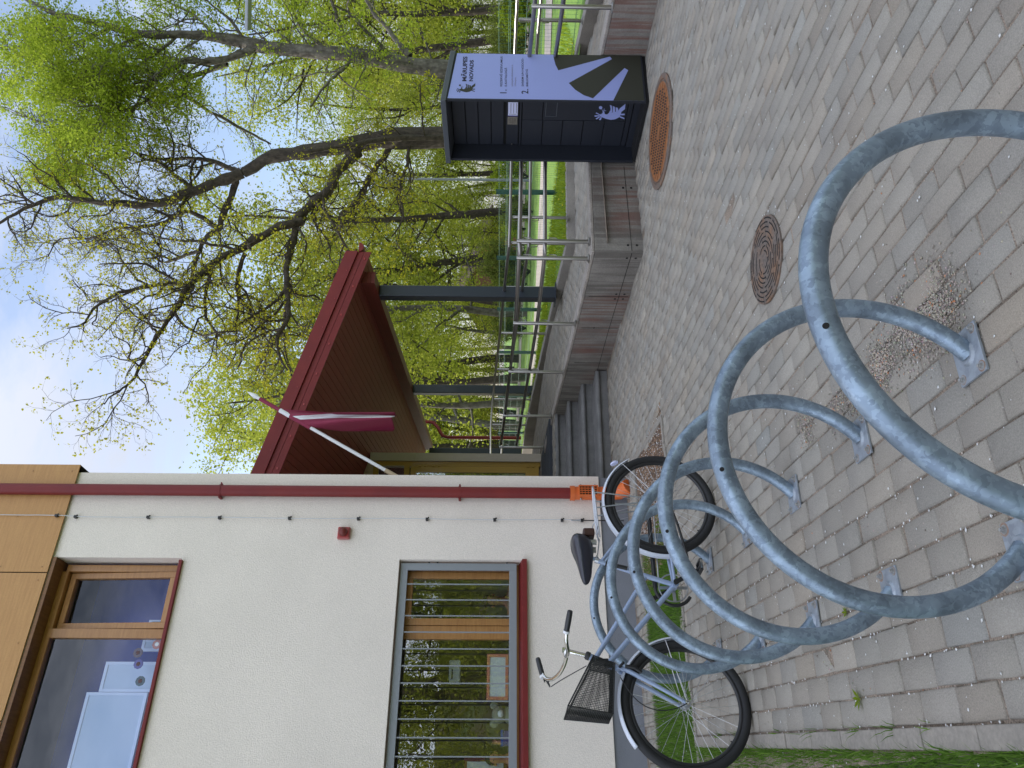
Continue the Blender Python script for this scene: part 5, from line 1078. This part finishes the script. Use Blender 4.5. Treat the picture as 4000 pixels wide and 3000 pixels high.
# --- the linden at the right
lin = thing('linden_tree', (*dp(2080, 285, 22)[:2], FZ), 'tall linden with dense fresh green leaves and a pale grey trunk, right of the oak', 'tree')
T = TreeMesh(12); T.pmute = .22
SP2 = [(.30, 1.9, .4, 50, 6, .2, .02, 4, .12, 0), (.17, .75, .4, 48, 4, .22, -.02, 3, .1, 4), (.12, .3, .4, 45, 3, .25, -.03, 3, .1, 5)]
SP2b = [(.5, 1.8, .4, 55, 6, .2, .02, 4, .1, 0), (.24, .7, .4, 48, 4, .22, -.02, 3, .1, 3), (.17, .28, .4, 45, 3, .25, -.03, 3, .1, 4)]
limb(T, [(2090, 285), (1900, 280), (1729, 270), (1575, 250), (1430, 226), (1334, 212), (1189, 198), (1045, 188), (964, 165), (843, 145), (699, 135), (554, 135), (434, 106), (289, 67), (193, 48), (120, 5), (0, -60)], 22, (.30, .27, .24, .21, .18, .14, .10, .07, .03), -1, 14, SP2b)
limb(T, [(987, 193), (892, 227), (820, 241), (723, 236), (684, 260), (627, 299), (578, 337), (530, 420), (480, 490)], 21.5, (.12, .10, .07, .04, .02), -1.5, 10, SP2)
limb(T, [(892, 251), (771, 289), (675, 323), (640, 345)], 22, (.08, .07, .06), 1, 8, SP2)
limb(T, [(675, 337), (735, 380), (795, 419), (892, 472), (993, 530), (1060, 560)], 22.5, (.07, .05, .03), 1, 8, SP2b)
limb(T, [(1276, 198), (1220, 150), (1170, 96), (1127, 14), (1080, -60)], 22, (.07, .05, .03), 1, 7, SP2)
limb(T, [(1372, 193), (1334, 120), (1315, 60), (1295, 0), (1280, -60)], 22, (.06, .05, .03), -1, 7, SP2b)
limb(T, [(1600, 217), (1540, 150), (1503, 96), (1454, 43), (1420, -20)], 22, (.09, .06, .03), 1, 8, SP2b)
limb(T, [(1540, 230), (1454, 145), (1358, 48), (1300, 20)], 22, (.07, .05, .02), -1.5, 7, SP2b)
limb(T, [(1363, 246), (1320, 290), (1276, 328), (1213, 419)], 21.5, (.05, .04, .025), -1.5, 7, SP2b)
for pts, dd in (([(699, 135), (600, 220), (480, 290), (380, 330), (260, 350)], -2), ([(554, 135), (440, 190), (330, 230), (220, 250), (120, 300)], -2), ([(434, 106), (320, 160), (210, 170), (100, 200), (10, 230)], 1), ([(578, 337), (470, 380), (370, 420), (270, 460), (170, 480)], 1), ([(578, 337), (480, 350), (400, 480), (330, 560), (250, 640)], -1),
               ([(530, 420), (440, 450), (330, 500), (230, 560), (150, 600)], 1.5), ([(627, 299), (520, 260), (400, 250), (300, 300), (200, 380)], -2.5), ([(843, 145), (760, 60), (680, 20), (600, -30)], 1), ([(964, 165), (900, 80), (830, 20), (760, -40)], -1), ([(289, 67), (190, 110), (90, 120), (0, 140)], 0), ([(420, 430), (350, 560), (290, 690), (240, 720)], 1), ([(640, 345), (560, 400), (470, 430), (400, 410), (300, 420)], -3)):
    limb(T, pts, 21.5, (.05, .035, .012), dd, 6, SP2)
T.finish(lin, 'bark_pale', 'leaf_linden', .066, 3, .15)
# --- woodland trees: four prototypes, then copies
def wood_tree(seed, h, lab, name='forest_tree', bark='bark', leaf='leaf_wood', size=.12, crown0=.18, dens=1.):
    T = TreeMesh(seed); r = T.r; P = [np.zeros(3)]; d = np.array([0, 0, 1.]); n = 10
    for i in range(n): d = d+r.normal(0, .07, 3); d[2] = abs(d[2]); d /= np.linalg.norm(d); P.append(P[-1]+d*h*.9/n)
    P = np.array(P); R = np.linspace(.0135*h, .03, n+1); T.tube(P, R, 8)
    sp = [(.5/dens, h*.28, .4, 58, 6, .16, .05, 4, crown0, 0), (.42/dens, h*.09, .4, 50, 4, .2, .0, 3, .15, 3), (.30, .45, .4, 48, 2, .2, -.02, 3, .1, 5)]
    T.spawn(P, R, 0, sp)
    if T.LP:  # widen the leaf clusters
        T.LP = [q+r.normal(0, .10, q.shape) for q in T.LP]
    o = thing(name, (0, 0, 0), lab, 'tree', 'trees of the wood beyond the fence'); T.finish(o, bark, leaf, size, 5, .32); return o
LABW = ['yellow-green spring tree in the wood beyond the fence', 'tall thin-trunked tree in the wood beyond the fence', 'pale-barked tree in the wood beyond the fence', 'low bushy tree in the wood beyond the fence']
protos = [wood_tree(21, 13, LABW[0]), wood_tree(22, 16, LABW[1], dens=.8), wood_tree(23, 12, LABW[2], bark='bark_pale'), wood_tree(24, 7, LABW[3], crown0=.05, dens=1.2, size=.11)]
used = set()
def plant(k, x, y, dep, sc, rot):
    p = dp(2000, y, dep); o = protos[k] if k not in used else copy_tree(protos[k]); used.add(k)
    o.location = (p[0], p[1], FZ-.05); o.rotation_euler = (0, 0, rot); o.scale = (sc,)*3; return o
rt = random.Random(9)
WLAB = {830: 'dark forked tree rising behind the fence between the locker and the canopy', 1220: 'leaning tree seen just left of the nearest grey column', 1470: 'gnarled tree trunk just right of the middle grey column', 1580: 'pale gnarled tree between the middle column and the red downpipe', 998: 'thin straight trunk right of the nearest grey column', 140: 'dark trunk right of the linden at the picture edge', 20: 'thick trunk at the extreme right picture edge behind the railings', 1660: 'bright yellow-green tree beside the red downpipe of the canopy', 1760: 'tall light green crown rising over the canopy roof next to the building'}
WOOD = [(0, 830, 33, 1.1), (2, 1220, 29, 1.0), (0, 1470, 27, .95), (2, 1580, 30, 1.0), (1, 998, 34, .9), (1, 1185, 40, 1.), (1, 140, 32, .95), (0, 20, 30, 1.), (2, 1660, 34, 1.15), (0, 1760, 38, 1.25), (1, 1400, 42, 1.1)]
for k, y, d_, s_ in WOOD:
    o_ = plant(k, 0, y, d_, s_, rt.random()*6)
    if y in WLAB: WLAB[y] = (o_, WLAB[y])
for i in range(44): plant(rt.choice([0, 0, 1, 2]), 0, -500+i*58+rt.uniform(-35, 35), rt.uniform(42, 70), rt.uniform(.8, 1.15), rt.random()*6)
for i in range(34): plant(3, 0, -450+i*72+rt.uniform(-30, 30), rt.uniform(38, 60), rt.uniform(.55, .95), rt.random()*6)
for i, (X, Y) in enumerate([(-6, -13), (-1, -17), (4, -14), (9, -18), (14, -13), (19, -17), (24, -12), (7, -24), (16, -25), (28, -20), (0, -26), (-10, -20), (33, -10), (12, -11), (21, -24)]):
    o = copy_tree(protos[(0, 2, 0, 1, 2)[i % 5]]); o.location = (X, Y, 0); o.rotation_euler = (0, 0, rt.random()*6); o['label'] = 'tree behind the photographer, mirrored in the lower window'; o['group'] = 'trees mirrored in the window'
for i in range(12):
    o = copy_tree(protos[3]); o.location = (-8+i*3.2, -9.5-rt.random()*2, 0); o.rotation_euler = (0, 0, rt.random()*6); o['label'] = 'low bush behind the photographer, mirrored in the lower window'; o['group'] = 'bushes mirrored in the window'
for v in WLAB.values():
    if isinstance(v, tuple): v[0]['label'] = v[1]
for i in range(24):
    o = copy_tree(protos[3]); o.location = (-16+i*2.6, -14-rt.random()*5, -.3); o.scale = (1.2,)*3; o.rotation_euler = (0, 0, rt.random()*6); o['label'] = 'low bush behind the photographer, mirrored in the lower window'; o['group'] = 'bushes mirrored in the window'
# shrubs along the footpath
def shrub(seed, h, leaf, lab, name='shrub'):
    T = TreeMesh(seed); r = T.r
    for i in range(9):
        a = r.random()*6.28; P, R = T.branch((0, 0, 0), (math.cos(a)*.5, math.sin(a)*.5, 1), h, .02, .006, 6, .12, .03, 4)
        T.spawn(P, R, 0, [(.14, h*.35, .4, 45, 3, .2, .02, 3, .1, 4), (.12, h*.14, .4, 45, 2, .2, .02, 3, .1, 5)])
    o = thing(name, (0, 0, 0), lab, 'shrub'); T.finish(o, 'bark', leaf, .07, 2, .06); return o
sh = [shrub(31, 1.5, 'leaf_bush', 'olive green shrub growing beyond the mesh fence'), shrub(32, 1.2, 'leaf_linden', 'fresh green shrub growing beyond the mesh fence')]
first = [True, True]
for i in range(20):
    k = i % 3 > 1; y = -100+i*72+rt.uniform(-25, 25); d_ = rt.uniform(24, 36); p = dp(2000, y, d_)
    o = sh[k] if first[k] else copy_tree(sh[k]); first[k] = False; o.location = (p[0], p[1], FZ-.03); o.scale = (rt.uniform(.6, 1.1),)*3; o.rotation_euler = (0, 0, rt.random()*6); o['group'] = 'shrubs beyond the fence'
# --- grass, weeds, pebbles, petals
def blades(name, pts, hmin, hmax, w, mat_, **k):
    n = len(pts); r = RNG; P = np.array(pts); h = r.uniform(hmin, hmax, n); a = r.random(n)*6.283; ln = r.normal(0, .35, (n, 2))*h[:, None]
    u = np.stack([np.cos(a), np.sin(a), np.zeros(n)], 1)*w*(.6+.8*r.random(n))[:, None]; top = P+np.concatenate([ln, h[:, None]], 1); mid = P+np.concatenate([ln*.35, (h*.6)[:, None]], 1)
    V = np.stack([P-u, P+u, mid+u*.8, mid-u*.8, top, top], 1)[:, :5].reshape(-1, 3); i = np.arange(n)[:, None]*5
    Fq = np.concatenate([np.stack([i+0, i+1, i+2, i+3], -1).reshape(-1, 4)]); Ft = np.concatenate([i+3, i+2, i+4], 1)
    V2 = V; me_f = np.concatenate([Fq, np.concatenate([Ft, Ft[:, :1]*0-1], 1)]) if 0 else Fq
    tone = np.repeat(np.clip(r.normal(.45, .25, n), 0, 1), 5); tri = np.concatenate([Fq[:, [0, 1, 2]], Fq[:, [0, 2, 3]], Ft]); return arr_mesh(name, V2, tri, mat_, tone, kind='stuff', **k)
pts = []
while len(pts) < 70000:
    x, y = RNG.uniform(-2.2, 3.1), RNG.uniform(.8, 7.4)
    u = x*AU[0]+y*AU[1]
    if y < 5.9 and u > UL-.07: continue
    if y >= 5.9 and (x > 2.2+.25*math.sin(y*9) or x > 3.1): continue
    if y < 5.9 and x < -1.2: continue
    pts.append((x, y, -.02))
blades('grass', pts, .02, .075, .0020, 'blade')
pts = []
for v in np.arange(1.2, 5.9, .0035):
    if RNG.random() < .95: c = AU*(UL-.075-abs(RNG.normal(0, .02)))+AV*v; pts.append((c[0], c[1], -.01))
for _ in range(20):
    u = UL+(0 if RNG.random() < .6 else .107*RNG.integers(0, 3)); c = AU*u+AV*RNG.uniform(1.3, 5.8); k_ = RNG.integers(3, 9)
    for q in range(k_): pts.append((c[0]+RNG.normal(0, .008), c[1]+RNG.normal(0, .012), -.005))
blades('long_grass', pts, .025, .085, .0019, 'blade')
pts = []
for i in range(16000):
    f = RNG.random()*(len(fp)-1-3)+3; i0 = int(f); a = np.array(fp[i0])+(np.array(fp[min(i0+1, len(fp)-1)])-np.array(fp[i0]))*(f-i0); z0 = FARZ[i0]-.04; t = RNG.random()**1.3*2.6
    pts.append((a[0]+t, a[1]+t*.45, z0+(FZ-z0)*min(1, t/2.2)-.01))
blades('lawn_grass', pts, .04, .12, .006, 'leaf_linden')
def weed(x, y, lab, s=.03):
    c = gz(x, y); o = thing('weed', c, lab, 'weed'); m = MB()
    for i in range(6):
        a = i*1.05+.3; e = np.array([math.cos(a), math.sin(a), .35]); b = np.array([-e[1], e[0], 0]); L_ = s*(.7+.5*rt.random()); m.add([c, c+e*L_*.5+b*L_*.22, c+e*L_, c+e*L_*.5-b*L_*.22], [(0, 1, 2, 3)])
    m.build('leaf_rosette', 'leaf_linden', o)
weed(3355, 2730, 'small broad-leaved weed in the joint near the grass edge', .045); weed(3305, 2392, 'tiny weed beside the third hoop foot plate', .025); weed(3085, 2465, 'little brown-green weed in the joint behind the rack', .022)
def scatter(name, C, size, m, flat=.5, tones=None, **k):
    n = len(C); r = RNG; O = np.array([[1, 0, 0], [0, 1, 0], [-1, 0, 0], [0, -1, 0], [0, 0, 1], [0, 0, -1]], float)
    V = O[None]*(1+r.normal(0, .18, (n, 6, 1))); a = r.random(n)*6.283; ca, sa = np.cos(a), np.sin(a); s = size*(.5+r.random(n))
    V[:, :, 0] *= (1+.5*r.random(n))[:, None]; X = V[:, :, 0]*ca[:, None]-V[:, :, 1]*sa[:, None]; Y = V[:, :, 0]*sa[:, None]+V[:, :, 1]*ca[:, None]
    V = np.stack([X*s[:, None], Y*s[:, None], V[:, :, 2]*s[:, None]*flat], -1)+np.array(C)[:, None]
    Fq = np.array([(0, 1, 4), (1, 2, 4), (2, 3, 4), (3, 0, 4), (1, 0, 5), (2, 1, 5), (3, 2, 5), (0, 3, 5)]); Fa = (Fq[None]+np.arange(n)[:, None, None]*6).reshape(-1, 3)
    return arr_mesh(name, V.reshape(-1, 3), Fa, m, None if tones is None else np.repeat(tones, 6, 0), kind='stuff', **k)
C = []
def jointpt(c):   # snap to the nearest long joint
    u, v = c@AU, c@AV; k = round((u-UL)/.1); return c
for (x, y, sg, n) in ((3660, 1200, .07, 1700), (3560, 1265, .07, 1500), (3440, 1420, .05, 1200), (3340, 1530, .05, 800), (3270, 1600, .04, 500), (3150, 1660, .05, 400)):
    c = gz(x, y)
    for _ in range(n): C.append((c[0]+RNG.normal(0, sg), c[1]+RNG.normal(0, sg), .003))
for _ in range(9000):
    x, y = RNG.uniform(.35, 2.4), RNG.uniform(1.2, 5.5); C.append((x, y, -.006+RNG.normal(0, .002)))
C = np.array(C); tn = RNG.uniform(.55, 1.5, (len(C), 1))*np.array([[1, 1, 1]])*(1+RNG.normal(0, .06, (len(C), 3)))
tn[RNG.random(len(C)) < .03] = (1.6, .8, .45); scatter('gravel', C, .0032, 'pebble', .7, tn)
C = []
for _ in range(2000): C.append((RNG.uniform(.1, 5.9), RNG.uniform(.9, 8.6)**1, .003))
C += [(c_[0], c_[1], .002) for c_ in [AU*(UL+.107*RNG.integers(0, 8)+RNG.normal(0, .004))+AV*RNG.uniform(1.2, 5.8) for _ in range(380)]]
C = [c for c in C if pav(c[0], c[1]) or c[0] < 1]; scatter('petals', np.array(C), .0042, 'petal', .2)
C = [(RNG.uniform(2.2, 3.3), RNG.uniform(5.97, 7.35), 0) for _ in range(900)]; scatter('bed_petals', np.array(C), .006, 'petal', .3)
C = np.array([(RNG.uniform(2.0, 3.3), RNG.uniform(5.97, 7.35), -.002) for _ in range(5000)]); scatter('wood_chips', C, .009, 'pebble', .5, RNG.uniform(.3, .9, (5000, 1))*np.array([[1.1, .8, .6]]))
C = np.array([(a[0], a[1], a[2]+.04) for a in [pts[i] for i in RNG.integers(0, len(pts), 260)]]); scatter('dandelions', C, .016, 'dandelion', .5)
